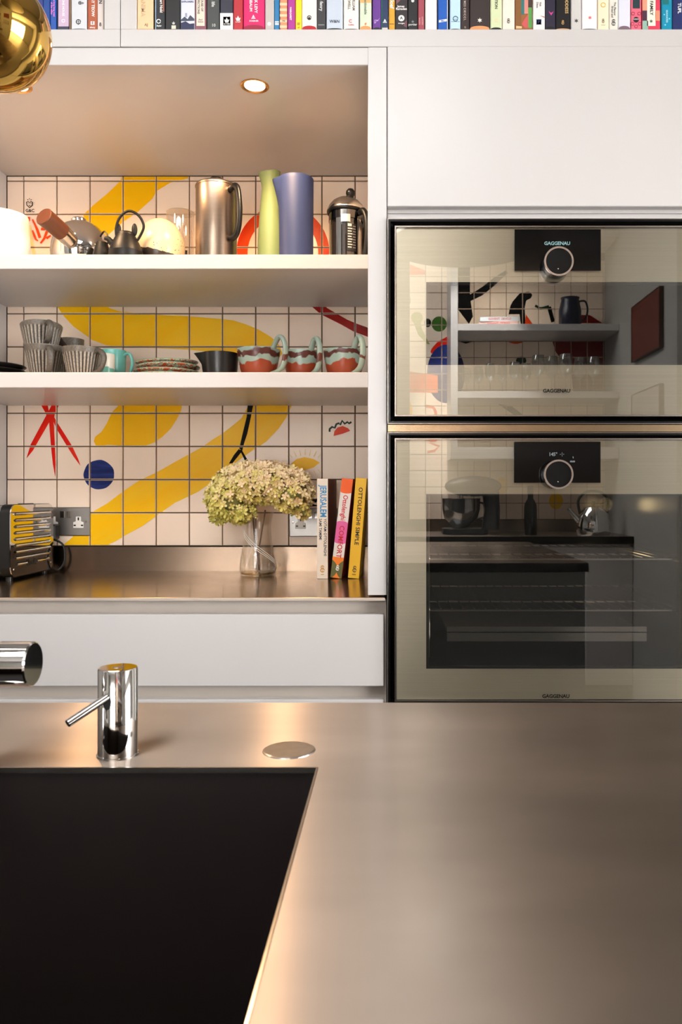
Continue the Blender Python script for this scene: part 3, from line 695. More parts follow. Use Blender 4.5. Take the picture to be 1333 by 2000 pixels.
# ================================================================== PART TWO
# ------------------------------------------------------------------ books over the niche
def deco_build(t, decos, s, ox, oz, w, y):
    """printed marks on a spine that faces -y; px offsets: x from the spine centre, py in the photo's pixels measured up from the foot"""
    for d in decos:
        k = d[0]
        if k == 'T':       # downward lettering: text, end height above foot (px), size px, colour, x offset px, align, bold
            _, body, end, size, col, dx, al = d[:7]
            mb = text_mb(body, size * s, al, bold=size * s * .02, sx=d[7] if len(d) > 7 else 1.0)
            mb.xf(Matrix.Translation((ox + dx * s, y - .0003, oz + end * s)) @ DOWN).build('lettering', flat(col), t, world=False)
        elif k == 'U':     # upright lettering
            _, body, zc, size, col, dx = d[:6]
            text_mb(body, size * s, 'CENTER', bold=size * s * .02).xf(Matrix.Translation((ox + dx * s, y - .0003, oz + zc * s)) @ UP).build('lettering', flat(col), t, world=False)
        elif k == 'R':     # rectangle of print
            _, x0, x1, z0, z1, col = d
            MB().box(ox + x0 * s, ox + x1 * s, y - .00018, y + .0005, oz + z0 * s, oz + z1 * s).build('printed_panel', flat(col), t, world=False)
        elif k == 'P':     # free polygon of print
            _, pts, col = d
            MB().prism([(ox + p[0] * s, oz + p[1] * s) for p in pts], y - .00026, y + .0004).build('printed_panel', flat(col), t, world=False)
        elif k == 'E':     # emblem
            _, kind, dx, zc, r, col = d
            cx, cz = ox + dx * s, oz + zc * s; R_ = r * s; m = MB(); y0, y1 = y - .0003, y + .0002
            if kind == 'disc': m.prism(ellipse(cx, cz, R_, n=18), y0, y1)
            elif kind == 'ring': m.prism(ring_poly(cx, cz, R_ * .68, R_, 0, 2 * PI, 20), y0, y1)
            elif kind == 'leaf': m.prism([(cx - R_ * .6, cz - R_), (cx + R_ * .6, cz - R_), (cx + R_, cz + R_ * .2), (cx + R_ * .4, cz), (cx, cz + R_), (cx - R_ * .4, cz), (cx - R_, cz + R_ * .2)], y0, y1)
            elif kind == 'box': m.box(cx - R_, cx + R_, y0, y1, cz - R_, cz + R_)
            elif kind == 'slim': m.prism(ring_poly(cx, cz, R_ * .5, R_ * .8, 0, 2 * PI, 16, 1.3), y0, y1); m.box(cx - R_ * .12, cx + R_ * .12, y0, y1, cz - R_ * 1.6, cz - R_)
            elif kind == 'fig':
                m.prism(ring_poly(cx, cz + R_ * .5, R_ * .3, R_ * .55, 0, 2 * PI, 14), y0, y1); m.prism(ring_poly(cx, cz - R_ * .45, R_ * .4, R_ * .68, 0, 2 * PI, 14), y0, y1); m.box(cx - R_ * .08, cx + R_ * .08, y0, y1, cz - R_ * 1.1, cz + R_)
            elif kind == 'star':
                m.prism([(cx + (R_ if i % 2 == 0 else R_ * .45) * math.sin(i * PI / 6), cz + (R_ if i % 2 == 0 else R_ * .45) * math.cos(i * PI / 6)) for i in range(12)], y0, y1)
            elif kind == 'horn':
                m.prism([(cx - R_, cz + R_), (cx - R_ * .6, cz + R_ * .2), (cx, cz), (cx + R_ * .6, cz + R_ * .2), (cx + R_, cz + R_), (cx + R_ * .75, cz - R_ * .1), (cx + R_ * .3, cz - R_ * .4), (cx + R_ * .2, cz - R_), (cx - R_ * .2, cz - R_), (cx - R_ * .3, cz - R_ * .4), (cx - R_ * .75, cz - R_ * .1)], y0, y1)
            elif kind == 'ship': m.prism([(cx, cz + R_), (cx + R_ * .7, cz - R_ * .4), (cx - R_ * .7, cz - R_ * .4)], y0, y1); m.box(cx - R_, cx + R_, y0, y1, cz - R_, cz - R_ * .65)
            m.build('emblem', flat(col), t, world=False)
        elif k == 'L':     # hollow at the foot of a rounded spine, showing the binding
            hw = w / s / 2 - .8; hgt = d[2] if len(d) > 2 else 6
            MB().prism([(ox - hw * s, oz), (ox + hw * s, oz)] + [(ox + hw * s * math.cos(a * PI / 10), oz + hgt * s * (.35 + .65 * math.sin(a * PI / 10))) for a in range(11)], y - .00024, y + .0004).build('binding', flat(d[1]), t, world=False)
def book_body(t, w, dep, hgt, col, ox=0.0, rough=0.45, paper=True, cover_mat=None):
    th = min(.0022, w * .12); c = min(.0016, w * .15)
    pts = [(ox - w / 2, dep), (ox - w / 2, c), (ox - w / 2 + c, 0), (ox + w / 2 - c, 0), (ox + w / 2, c), (ox + w / 2, dep), (ox + w / 2 - th, dep), (ox + w / 2 - th, th * 1.4), (ox - w / 2 + th, th * 1.4), (ox - w / 2 + th, dep)]
    cm_ = cover_mat or mat('cover_%02x%02x%02x' % col, col, rough, var=.04, vscale=50)
    cv = MB().prism(pts, 0, hgt, 'z').build('cover', cm_, t, world=False)
    MB().box(ox - w / 2 + th * 1.02, ox + w / 2 - th * 1.02, th * 1.5, dep - .003, .002, hgt - .003).build('pages', M_paper, t, world=False)
    return cv
WHT, BLK = (238, 236, 232), (14, 13, 14)
BS = [
 (70, 84, (40, 52, 120), 'dark blue paperback behind the brass pendant', []),
 (84, 97.5, (12, 64, 138), 'plain cobalt blue paperback at the rim of the brass pendant', []),
 (98, 110, (10, 74, 160), 'bright blue paperback with pink lettering next to the brass pendant', [('T', 'the long long road', 26, 5, (226, 130, 200), 2, 'RIGHT'), ('T', 'of the valley', 30, 5, (226, 130, 200), -3, 'RIGHT')]),
 (111, 134.5, (44, 42, 66), 'dark book with a lilac spine panel', [('R', -8.5, 11.5, 7, 75, (198, 172, 196)), ('T', 'STONE HOUSE', 27, 6, WHT, 1, 'RIGHT'), ('E', 'ring', 1, 18, 3.5, WHT)]),
 (135, 138.5, (122, 92, 66), 'very thin brown booklet between lilac and grey books', []),
 (139, 169.5, (206, 208, 212), 'wide silver-grey book with a black round emblem', [('E', 'ring', -1, 16, 5, BLK), ('R', -5.5, 3.5, 15.6, 16.4, BLK), ('R', -1.5, -.5, 10, 21, BLK), ('U', '@o', 53, 7, BLK, 4), ('L', (120, 122, 126), 3)]),
 (171, 189.5, (168, 84, 52), 'terracotta brown book with white capitals', [('T', 'MAY TEOW', 26, 8, WHT, 1.5, 'RIGHT'), ('R', -3, 4.5, 10, 17, WHT), ('U', 'E', 13.5, 7, (120, 40, 20), .8), ('U', 'ebury', 5, 4.5, WHT, .5)]),
 (190, 202.5, (216, 202, 196), 'pale pinkish book at the right end of the left bookcase', [('T', 'EDEN', 51, 9, BLK, 0, 'RIGHT'), ('E', 'fig', 0, 11, 3.4, BLK)]),
 (268, 299.5, (226, 190, 146), 'wide tan book at the left end of the long row', [('T', 'ANIMA', 26, 12, (206, 172, 132), -4, 'RIGHT'), ('U', 'AJ', 10, 7, (140, 110, 80), 2), ('R', -16, 16, 0, 2.5, (196, 156, 120))]),
 (303.5, 322.5, (20, 24, 30), 'slim black book with pale blue edge and white lettering', [('R', -9.5, -8, 0, 75, (150, 180, 210)), ('T', 'Robert Nold', 34, 7, WHT, 2, 'RIGHT'), ('E', 'ring', -3, 17, 4.5, WHT), ('U', 'Skylar', 8, 4, WHT, -2), ('R', 5, 8, 36, 75, (150, 90, 70))]),
 (323, 352.5, (10, 10, 12), 'plain black book with a small white box emblem', [('R', -2.5, 6, 2, 9, (214, 208, 190)), ('E', 'leaf', 1.5, 14, 3, (200, 200, 200))]),
 (353, 380.5, (206, 208, 222), 'white and lilac book with a snowy mountain picture and navy foot', [('P', [(-13, 0), (13, 0), (13, 13), (4, 12), (-4, 17), (-13, 14)], (38, 44, 78)), ('P', [(-13, 20), (-6, 26), (0, 21), (5, 29), (13, 22), (13, 18), (-13, 17)], (60, 66, 84)), ('U', 'EXPLORERS', 55, 4.5, (50, 60, 110), 0), ('R', -5, -1, 25, 33, (150, 154, 176))]),
 (381, 403, (128, 74, 88), 'mauve book with a cream title panel', [('R', -8, 8, 8, 80, (226, 212, 192)), ('T', 'PERFECTIONS', 31, 6, (90, 80, 80), -4, 'RIGHT'), ('T', 'A HOUSE OF', 36, 6, (90, 80, 80), 3, 'RIGHT'), ('U', 'Paul', 20, 4.5, (130, 110, 110), 0), ('U', 'Grant', 16, 4.5, (130, 110, 110), 0)]),
 (404, 429, (56, 60, 58), 'charcoal book with the grey word life', [('T', 'a life', 45, 9, (206, 206, 200), 0, 'RIGHT'), ('U', '10', 9, 8, (190, 190, 184), 1)]),
 (430, 455.5, (34, 34, 52), 'navy book with a white foot and red badge', [('R', -12.5, 12.5, 0, 33, (236, 232, 230)), ('R', -6.5, 7.5, 9, 26, (204, 30, 44)), ('E', 'leaf', .5, 19.5, 5, WHT), ('U', 'an inky', 12, 4, WHT, .5)]),
 (456, 474.5, (176, 36, 46), 'slim red book with a white crown mark', [('E', 'leaf', 0, 23, 5, WHT), ('U', 'a bud', 16, 4, WHT, 0)]),
 (475.5, 517, (206, 18, 98), 'wide magenta hardback with white capitals', [('T', 'OAK LEVY', 33, 8, WHT, 4, 'RIGHT'), ('T', 'ROSENBAUM', 36, 7.5, WHT, -6, 'RIGHT'), ('E', 'ship', -1, 26, 4, WHT), ('U', 'SCRIBNER', 17.5, 4, WHT, 0), ('L', (150, 16, 56), 10)]),
 (518, 535.5, (186, 178, 172), 'grey-beige book with a pale shell mark', [('E', 'disc', -.5, 12, 3.5, WHT)]),
 (536, 546, (18, 112, 166), 'narrow blue book with a white block emblem', [('R', -3.5, 4, 10, 17, WHT), ('E', 'disc', -1.5, 14, 1.2, (18, 112, 166)), ('E', 'disc', 2.2, 14, 1.2, (18, 112, 166))]),
 (547, 561, (226, 140, 96), 'orange and cream striped book', [('R', -7, 7, z, z + 5, (238, 196, 160)) for z in (4, 15, 26, 37, 48)] + [('U', 'ro', 18, 6, (90, 40, 30), .5)]),
 (562, 577, (166, 44, 140), 'purple-magenta paperback with white lettering', [('T', 'MARGARET', 19, 5, WHT, -1.5, 'RIGHT'), ('R', -7, 7, 0, 1.6, (60, 20, 60))]),
 (577.5, 589.5, (246, 206, 10), 'narrow bright yellow paperback', [('E', 'box', 0, 12, 2.6, (180, 140, 20)), ('U', 'of', 5, 4, (150, 110, 20), 0)]),
 (590, 619, (232, 222, 212), 'cream hardback with a red foot and black swirl emblem', [('E', 'ring', 0, 24, 4.5, BLK), ('E', 'leaf', 0, 24, 3, BLK), ('L', (176, 14, 30), 8.5)]),
 (619.5, 636.5, (48, 48, 50), 'dark grey book with vertical pale lettering', [('T', 'the fenry', 37, 9, (206, 206, 206), 0, 'RIGHT'), ('R', -6, 6, 9, 11, (130, 130, 130)), ('L', (20, 20, 22), 4)]),
 (638, 670, (188, 198, 212), 'wide light blue-grey book marked W&N', [('U', 'W&N', 16.5, 8, (50, 60, 80), 0), ('L', (30, 32, 40), 3.5)]),
 (671.5, 701, (232, 224, 214), 'cream book with grey author letters and a red C', [('T', 'WILLIAM', 38, 7, (110, 104, 100), 5, 'RIGHT'), ('T', 'MAXWELL', 40, 7, (110, 104, 100), -4, 'RIGHT'), ('U', 'C', 17, 9, (206, 60, 70), -1.5), ('U', 'Collins', 10, 4, (206, 90, 90), 0), ('L', (60, 50, 50), 2.5)]),
 (703, 726, (204, 214, 190), 'pale green book with an orange foot', [('R', -11, 11, 53, 80, (226, 172, 110)), ('T', 'the actionable', 30, 7, (96, 116, 90), 0, 'RIGHT'), ('U', 'ff', 11, 7, (226, 120, 60), 0), ('L', (226, 150, 90), 8)]),
 (728, 745, (96, 46, 136), 'purple book with pale branch drawing', [('P', [(-5, 12), (-1, 18), (2, 17), (6, 24), (2, 19), (0, 20), (-5, 14)], (190, 160, 210)), ('E', 'slim', -3, 17, 3, (180, 150, 205)), ('L', (22, 22, 28), 5)]),
 (745.5, 759, (22, 42, 80), 'slim navy book with a white sail mark and green edge', [('R', -6.8, -5.8, 0, 75, (40, 130, 90)), ('E', 'ship', 0, 18, 3.8, WHT), ('R', -5.5, 5.5, 0, 4.5, (200, 190, 186))]),
 (760, 771.5, (206, 152, 34), 'narrow ochre book with the white word loaf', [('T', 'loaf', 42, 11, WHT, 0, 'RIGHT'), ('R', -4.5, 4.5, 11, 12.5, (120, 90, 30))]),
 (772.5, 796.5, (44, 36, 40), 'dark photo book with a white round A emblem', [('U', 'James', 46, 6, WHT, -1), ('U', 'Ramsden', 41, 6, WHT, 0), ('E', 'disc', 0, 23, 6, WHT), ('U', 'A', 23, 8, BLK, 0), ('U', 'morgan', 13, 4, WHT, 0), ('P', [(-10, 50), (-4, 56), (2, 62), (8, 75), (-10, 75)], (120, 78, 88)), ('P', [(4, 8), (11, 4), (11, 20), (7, 16)], (110, 70, 80))]),
 (797, 816.5, (16, 16, 18), 'black book with small grey footer lettering', [('U', 'portier', 10.5, 6, (200, 200, 200), 0), ('E', 'leaf', 0, 17, 2.6, (120, 124, 130)), ('E', 'disc', 0, 57, 3, (210, 210, 210))]),
 (817, 829, (156, 70, 82), 'slim dusty rose book', [('T', 'BAKERS', 10, 4, (206, 150, 150), -3, 'RIGHT'), ('T', 'GARDEN', 10, 4, (206, 150, 150), 2.5, 'RIGHT')]),
 (831, 854, (230, 224, 220), 'plain off-white book between rose and blue books', [('R', 10.3, 11, 0, 75, (186, 178, 168))]),
 (856, 875.5, (8, 84, 176), 'royal blue book with three white letter boxes', [('P', [(-8, 14.5), (7.5, 17), (7.5, 21.5), (-8, 19)], WHT), ('U', 'BBC', 17.6, 4, (8, 84, 176), -.2), ('R', 8.2, 9.4, 0, 75, (230, 220, 200))]),
 (879.5, 900, (184, 214, 234), 'pale blue book with a line drawing of a bowl', [('E', 'ring', .5, 22, 5.5, (70, 96, 120)), ('R', -8, 9, 16, 16.8, (70, 96, 120)), ('R', -4, 5, 20.5, 21.3, (70, 96, 120)), ('L', (20, 22, 28), 2.5)]),
 (900.5, 917, (48, 34, 32), 'dark brown book with spaced pale vertical letters', [('T', 'Y M E S  C H I C C I .', 18, 6, (206, 190, 180), -.5, 'RIGHT', .8), ('U', 'ft', 5, 6, (150, 130, 120), .5)]),
 (918, 957.5, (46, 34, 32), 'wide dark brown hardback with an orange foot', [('E', 'star', 0, 19, 5, (226, 220, 210)), ('L', (226, 146, 92), 8)]),
 (958.5, 981, (204, 214, 172), 'pale green book with capital letters', [('T', 'SEDUCTION', 41, 7.5, (60, 64, 50), 0, 'RIGHT'), ('E', 'box', 0, 19, 3, (214, 206, 160)), ('L', (18, 18, 16), 5)]),
 (982, 1006, (230, 216, 202), 'cream book with a tiny round grey emblem', [('E', 'fig', 0, 18, 4.5, (90, 86, 84))]),
 (1007, 1040.5, (150, 92, 50), 'collage-covered book with brown, pink and green spine', [('R', -15.5, -5, 6, 75, (128, 84, 40)), ('R', -5, 1, 30, 75, (40, 110, 110)), ('R', 1, 8.5, 32, 75, (206, 130, 120)), ('P', [(-4, 12), (2, 22), (8.5, 32), (8.5, 4), (2, 4)], (196, 84, 84)), ('R', 8.5, 16, 4, 44, (84, 150, 70)), ('R', 8.5, 16, 44, 75, (60, 48, 40)), ('P', [(-15, 3), (-4, 3), (-4, 7), (-15, 8)], (226, 190, 140)), ('P', [(2, -1), (12, -1), (9, -5), (6, -6)], (34, 140, 50))]),
 (1041.5, 1065, (230, 224, 220), 'white book with a blue framed P', [('T', 'Diana', 43, 5, (130, 124, 124), -3, 'RIGHT'), ('T', 'Vick', 46, 5, (130, 124, 124), 3, 'RIGHT'), ('R', -5, 5, 10.5, 21, (60, 84, 130)), ('R', -4, 4, 10, 20, (232, 226, 222)), ('U', 'P', 15.5, 8, (40, 50, 90), 0), ('P', [(2, 28), (11, 26), (11, 24)], (190, 60, 60))]),
 (1066, 1085.5, (40, 34, 54), 'dark violet book with a pink horned emblem', [('E', 'horn', 1.5, 33.5, 4.5, (214, 60, 150)), ('L', (16, 16, 18), 7)]),
 (1086.5, 1114, (22, 20, 22), 'black hardback with gold capitals and tan foot', [('T', 'GODDESS', 32, 8.5, (196, 162, 110), 7, 'RIGHT'), ('E', 'fig', 0, 15, 4, (190, 150, 90)), ('L', (196, 150, 100), 3)]),
 (1116, 1136, (198, 196, 192), 'grey book with a small dark animal mark', [('E', 'star', .5, 18, 4.5, (70, 68, 66))]),
 (1137, 1167, (234, 226, 226), 'wide white book with a small pink mark', [('E', 'star', 1, 24, 4, (226, 100, 110)), ('L', (50, 44, 46), 2.5)]),
 (1168, 1190, (236, 220, 190), 'cream book with a gold ring', [('E', 'ring', 0, 49, 5, (214, 176, 80)), ('E', 'fig', 0, 18, 4, (140, 120, 90)), ('R', -4, 4, 9, 10.5, (196, 180, 150))]),
 (1190.5, 1208, (222, 216, 204), 'off-white book with grey script and a figure emblem', [('T', 'The Flavour', 28, 5.5, (120, 120, 116), 2.5, 'RIGHT'), ('T', 'Bread and', 24, 5.5, (120, 120, 116), -2.5, 'RIGHT'), ('E', 'fig', 0, 15, 6, (90, 92, 90))]),
 (1208.5, 1232, (216, 216, 228), 'pale lilac-white book with a curled foot', [('L', (120, 96, 106), 8)]),
 (1233, 1253.5, (222, 104, 124), 'pink patterned book with dark badges', [('E', 'ring', dx, z, 3.5, (150, 40, 70)) for dx, z in ((-6, 32), (6, 32), (0, 7), (-7, 12), (7, 12))] + [('R', -6.5, 7.5, 42, 80, (30, 54, 60)), ('E', 'disc', 0, 20, 5.6, (48, 30, 40)), ('U', 'LUNCH', 21, 3, WHT, 0)]),
 (1255, 1290.5, (216, 66, 90), 'wide collage book with the word FAMILY on a cream strip', [('R', -17, -8, 38, 75, (226, 150, 120)), ('R', -17, -8, 18, 38, (70, 40, 60)), ('R', -17, -6, 0, 18, (140, 176, 160)), ('R', 8, 17, 18, 38, (226, 140, 110)), ('R', -8, 8.5, 8, 80, (232, 224, 208)), ('T', 'FAMILY', 29, 8.5, (30, 26, 30), .5, 'RIGHT'), ('E', 'star', 0, 17, 4, (80, 96, 90))]),
 (1293, 1313.5, (24, 140, 172), 'turquoise blue book with white speckles', [('T', 'SEAWATER', 14, 5, (160, 214, 226), 0, 'RIGHT'), ('R', -8, 4, 50, 75, (20, 110, 110)), ('E', 'disc', -5, 30, 1.5, (120, 200, 220)), ('E', 'disc', 5, 22, 1.5, (120, 200, 220)), ('E', 'disc', -3, 10, 1.5, (120, 200, 220))]),
 (1314.5, 1337, (34, 46, 96), 'navy book with white lettering at the right edge of the row', [('T', 'TUPL', 32, 9, WHT, 2, 'RIGHT')]),
 (1338, 1356, (190, 120, 60), 'orange-brown book at the far right just out of sight', []),
]
Ysp = YF + .0035; sB = Ysp / F
for (a, b, col, lab, dec) in BS[:-1]:
    w = (b - a) * sB - .0002; xc = X_((a + b) / 2, Ysp)
    t = thing('book', lab, 'book', (xc, Ysp, Z_BK + .0002), 'books in the long row above the niche' if a > 230 else 'books in the left bookcase')
    book_body(t, w, .135 + .03 * random.random(), .195 + .045 * random.random(), col, rough=.35 + .2 * random.random())
    deco_build(t, dec, sB, 0, 0, w, 0)

# ------------------------------------------------------------------ three cookery books on the worktop
Yb = 2.155; sC = Yb / F
def cook_book(lab, px0, px1, hpx, col, tilt, turn, decos, dep=.185, cmat=None, paper=None):
    w = (px1 - px0) * sC; hgt = hpx * sC
    t = thing('cookery_book', lab, 'book', (X_((px0 + px1) / 2, Yb), Yb, ZTOP + .0006 + max(0, math.sin(tilt)) * w / 2), 'cookery books on the worktop')
    t.rotation_euler = (0, tilt, turn)
    book_body(t, w, dep, hgt, col, cover_mat=cmat)
    MB().box(-w / 2 + .0002, w / 2 - .0002, -.0001, .001, 0, hgt).build('spine_wrap', mat('spine_%02x%02x%02x' % col, col, .5, var=.03), t, world=False)
    deco_build(t, decos, sC, 0, 0, w, 0)
    return t
M_jer = mat('woven_brown_cover', (124, 84, 58), .6, var=.45, vscale=26, stretch=(1, 3, .6))
t = cook_book('white-spined cookery book with blue title JERUSALEM and a brown patterned cover', 619.5, 641, 195, (236, 222, 204), 0, -.055,
     [('T', 'JERUSALEM', 182, 17.5, (40, 140, 196), 1.0, 'LEFT', .72), ('T', 'YOTAM OTTOLENGHI', 117, 7.6, (40, 50, 60), 5.2, 'LEFT', .95), ('T', 'SAMI TAMIMI', 117, 7.6, (40, 50, 60), -4.2, 'LEFT', .95), ('E', 'fig', 0, 19, 6.5, (206, 150, 60)), ('R', -3, 3, 7, 9, (206, 170, 110))], cmat=M_jer)
cook_book('white and orange cookery book with red lettering COMFORT on a pink band, leaning', 645.5, 667.5, 195, (232, 224, 216), .117, -.04,
     [('R', -11, 11, 169, 195, (242, 96, 16)), ('P', ellipse(0, 169, 10.8, 3, 16), (242, 96, 16)), ('R', -11, 11, 70, 108, (226, 96, 160)), ('P', ellipse(0, 108, 10.8, 4, 16), (226, 96, 160)), ('P', ellipse(0, 70, 10.8, 3, 16), (226, 96, 160)),
      ('R', -11, 11, 0, 41, (92, 92, 40)), ('P', [(-11, 41), (11, 41), (11, 35), (5, 30), (1, 25), (-1, 25), (-5, 30), (-11, 35)], (242, 130, 20)), ('P', [(-8, 0), (8, 0), (3, 5), (0, 11), (-3, 5)], (242, 130, 20)),
      ('T', 'Ottolenghi', 163, 13, (206, 24, 44), 0, 'LEFT', .88), ('T', 'COMFORT', 103, 13.5, (206, 24, 44), 0, 'LEFT', .98), ('E', 'fig', 1, 20, 5, WHT)], cmat=mat('comfort_cover', (150, 24, 30), .5))
cook_book('yellow cookery book with black lettering OTTOLENGHI SIMPLE leaning beside the frame', 680, 701.5, 196, (236, 184, 16), .078, -.02,
     [('T', 'OTTOLENGHI SIMPLE', 178, 11, (40, 32, 16), .5, 'LEFT', 1.07), ('E', 'fig', 1, 18, 6, (90, 70, 20)), ('R', -3, 4, 6, 8.5, (150, 110, 30))], cmat=mat('simple_cover', (236, 186, 14), .45, var=.03))
rb = MB().tube([P(700, 1131, Yb + .003), P(706, 1133.0, Yb), P(713, 1132, Yb - .001), P(722, 1128.8, Yb + .01)], .0011, 5, flatten=.4)
rb.v = [(a, b, max(c_, ZTOP + .0005)) for a, b, c_ in rb.v]
tag(rb.build('ribbon_bookmark', flat((226, 96, 30))), 'thin orange ribbon bookmark lying under the yellow cookery book', 'ribbon')

# ------------------------------------------------------------------ sockets
M_ins = mat('socket_insert_white', (236, 232, 226), .35, var=.02)
def socket(pxc, pyc, label):
    y = YB - .0002; t = thing('wall_socket', label, 'socket', (X_(pxc, YB), y, Z_(pyc, YB)), 'double sockets on the tiles')
    MB().box(-.073, .073, -.0055, -.0001, -.043, .043).build('plate', mat('socket_steel_plate', (150, 146, 142), .34, 1.0, var=.08, vscale=20), t, bevel=.002, world=False)
    s = 1 / 648.0 * 1.0
    for sx in (-1, 1):
        cx = sx * .0385
        ins = MB().prism([(cx - .0155, -.019), (cx + .0155, -.019), (cx + .0155, -.002), (cx + .008, .0005), (cx + .0075, .015), (cx - .0075, .015), (cx - .008, .0005), (cx - .0155, -.002)], -.0068, -.0055).build('outlet', M_ins, t, world=False)
        for (ax, az, hw, hh) in ((cx, .008, .0022, .0045), (cx - .011, -.0115, .0034, .0022), (cx + .011, -.0115, .0034, .0022)):
            MB().box(ax - hw, ax + hw, -.0071, -.0066, az - hh, az + hh).build('slot', M_black, ins, world=False)
        rk = MB().box(sx * .010 - .0068, sx * .010 + .0068, -.0085, -.0055, .011, .032).build('rocker_switch', M_chrome_s, t, bevel=.001, world=False)
        MB().lathe([(0, 0), (.0032, 0), (.0028, .001), (0, .0012)], 14).xf(Matrix.Translation((sx * .062, -.0055, 0)) @ Matrix.Rotation(PI / 2, 4, 'X')).build('screw', M_chrome_s, t, world=False)
    return t
socket(130, 1018.5, 'steel double socket on the tiles behind the toaster')
socket(613, 1020, 'steel double socket behind the glass vase and cookery books')

# ------------------------------------------------------------------ toaster
XT = X_(21, 2.07); Yt0, Yt1 = 2.07, 2.332; Zt0, Zt1 = ZTOP + .009, Z_(985.5, 2.07)
to = thing('toaster', 'toaster with a black body and mirror-polished slotted end panel', 'toaster', (-1.075, 2.19, ZTOP))
def rrect(y0, y1, z0, z1, r, n=6):
    pts = []
    for (cy, cz, a) in ((y1 - r, z0 + r, -PI / 2), (y1 - r, z1 - r, 0), (y0 + r, z1 - r, PI / 2), (y0 + r, z0 + r, PI)):
        pts += [(cy + r * math.cos(a + PI / 2 * i / n), cz + r * math.sin(a + PI / 2 * i / n)) for i in range(n + 1)]
    return pts
MB().prism(rrect(Yt0 + .002, Yt1, Zt0, Zt1, .028), XT - .030, XT - .003, 'x').build('end_casting', M_black, to, smooth=True)
MB().prism(rrect(Yt0 + .006, Yt1 - .004, Zt0 + .004, Zt1 - .004, .026), -1.155, XT - .030, 'x').build('body', mat('toaster_body_steel', (186, 186, 188), .25, 1.0, var=.03), to, smooth=True)
pan = MB().prism(rrect(Yt0, Yt1 - .002, Zt0 + .003, Zt1 - .001, .026), XT - .003, XT, 'x').build('end_panel', M_chrome, to)
nb = 9
for i in range(nb):
    z = Zt0 + .034 + (Zt1 - Zt0 - .060) * i / (nb - 1)
    segs = [(Yt0 + .024, Yt1 - .026)] if i else [(Yt0 + .032, Yt0 + .088), (Yt0 + .150, Yt1 - .034)]
    for (a, b) in segs:
        m = MB(); hh = .0042; n = 6
        prof = [(XT - .0002 + .0046 * math.sin(PI * k / n), z - hh + 2 * hh * k / n) for k in range(n + 1)]
        v = [(p[0], a, p[1]) for p in prof] + [(p[0], b, p[1]) for p in prof]
        m.add(v, [(k, k + 1, n + 2 + k, n + 1 + k) for k in range(n)] + [tuple(range(n + 1)), tuple(reversed(range(n + 1, 2 * n + 2)))])
        m.build('louvre', M_chrome, pan, smooth=True)
        MB().box(XT - .0005, XT + .0004, a + .001, b - .001, z + hh, z + hh + .0015).build('louvre_slot', M_black, pan)
for (yy, zz) in ((Yt0 + .018, Zt0 + .022), (Yt1 - .018, Zt0 + .022), (Yt0 + .018, Zt1 - .026), (Yt1 - .018, Zt1 - .026)):
    MB().lathe([(0, .0016), (.003, .001), (.0034, 0), (0, 0)], 12).xf(Matrix.Translation((XT, yy, zz)) @ Matrix.Rotation(PI / 2, 4, 'Y')).build('rivet', M_chrome_s, pan, smooth=True)
Rt = Matrix(((0, 0, 1), (1, 0, 0), (0, 1, 0))).to_4x4()
text_mb('Dualit', .024, bold=.0009, sx=1.0).xf(Matrix.Translation((XT + .0008, Yt0 + .119, Zt0 + .034)) @ Rt).build('lettering', mat('engraved_letters', (38, 32, 24), .6), pan)
for yy in (Yt0 + .025, Yt1 - .03):
    for xx in (XT - .016, -1.14):
        MB().lathe([(.009, 0), (.009, .011), (0, .011)], 16, (xx, yy)).xf(Matrix.Translation((0, 0, ZTOP + .0003))).build('foot', M_black, to, smooth=True)
MB().box(-1.15, XT - .03, Yt0 + .07, Yt0 + .10, Zt1 - .006, Zt1 - .0035).build('slot_opening', M_black, to)
MB().box(-1.15, XT - .03, Yt0 + .13, Yt0 + .16, Zt1 - .006, Zt1 - .0035).build('slot_opening', M_black, to)
MB().box(XT - .020, XT - .008, Yt0 + .08, Yt0 + .15, Zt1 - .003, Zt1 + .002).build('top_lever', M_black, to, bevel=.001)
xq = X_(130, YB) - .0385
cable = MB().tube([(XT - .02, Yt1 - .02, ZTOP + .03), (XT + .006, 2.335, ZTOP + .006), (XT + .022, 2.345, ZTOP + .022), (XT + .026, 2.35, ZTOP + .050), (XT + .014, 2.355, ZTOP + .084), (xq, 2.352, ZTOP + .10)], .0032, 8)
cable.build('mains_cable', M_black, to, smooth=True)
MB().box(xq - .022, xq + .022, 2.348, YB - .0076, ZTOP + .094, ZTOP + .140).build('mains_plug', M_black, to, bevel=.004)

# ------------------------------------------------------------------ vase with hydrangea
Yv = 2.245; xv = X_(504, Yv); pv = Yv / F
va = thing('glass_vase', 'clear waisted glass vase with a white spiral trail on the worktop', 'vase', (xv, Yv, ZTOP + .0004))
prof_px = [(33, 0), (35, 6), (35.5, 16), (34, 30), (31, 48), (28, 66), (26.5, 84), (26.5, 100), (28.5, 114), (31, 124)]
po = [(r * pv, z * pv) for r, z in prof_px]; pi_ = [(r * pv - .0022, z * pv + (.004 if i == 0 else 0)) for i, (r, z) in enumerate(prof_px)]
MB().lathe([(0, 0)] + po + pi_[::-1] + [(0, .004)], 48).build('vase_body', M_glass, va, smooth=True, world=False)
MB().lathe([(0, .0042), (pi_[0][0] - .001, .0045), (pi_[1][0] - .001, .010), (0, .0115)], 32).build('amber_base', glass_mat('amber_glass', (.72, .58, .30), .08), va, smooth=True, world=False)
def vr(z):
    for (r0, z0), (r1, z1) in zip(po, po[1:]):
        if z0 <= z <= z1: return r0 + (r1 - r0) * (z - z0) / (z1 - z0)
    return po[-1][0]
M_trail = mat('white_glass_trail', (236, 232, 226), .3, var=.05)
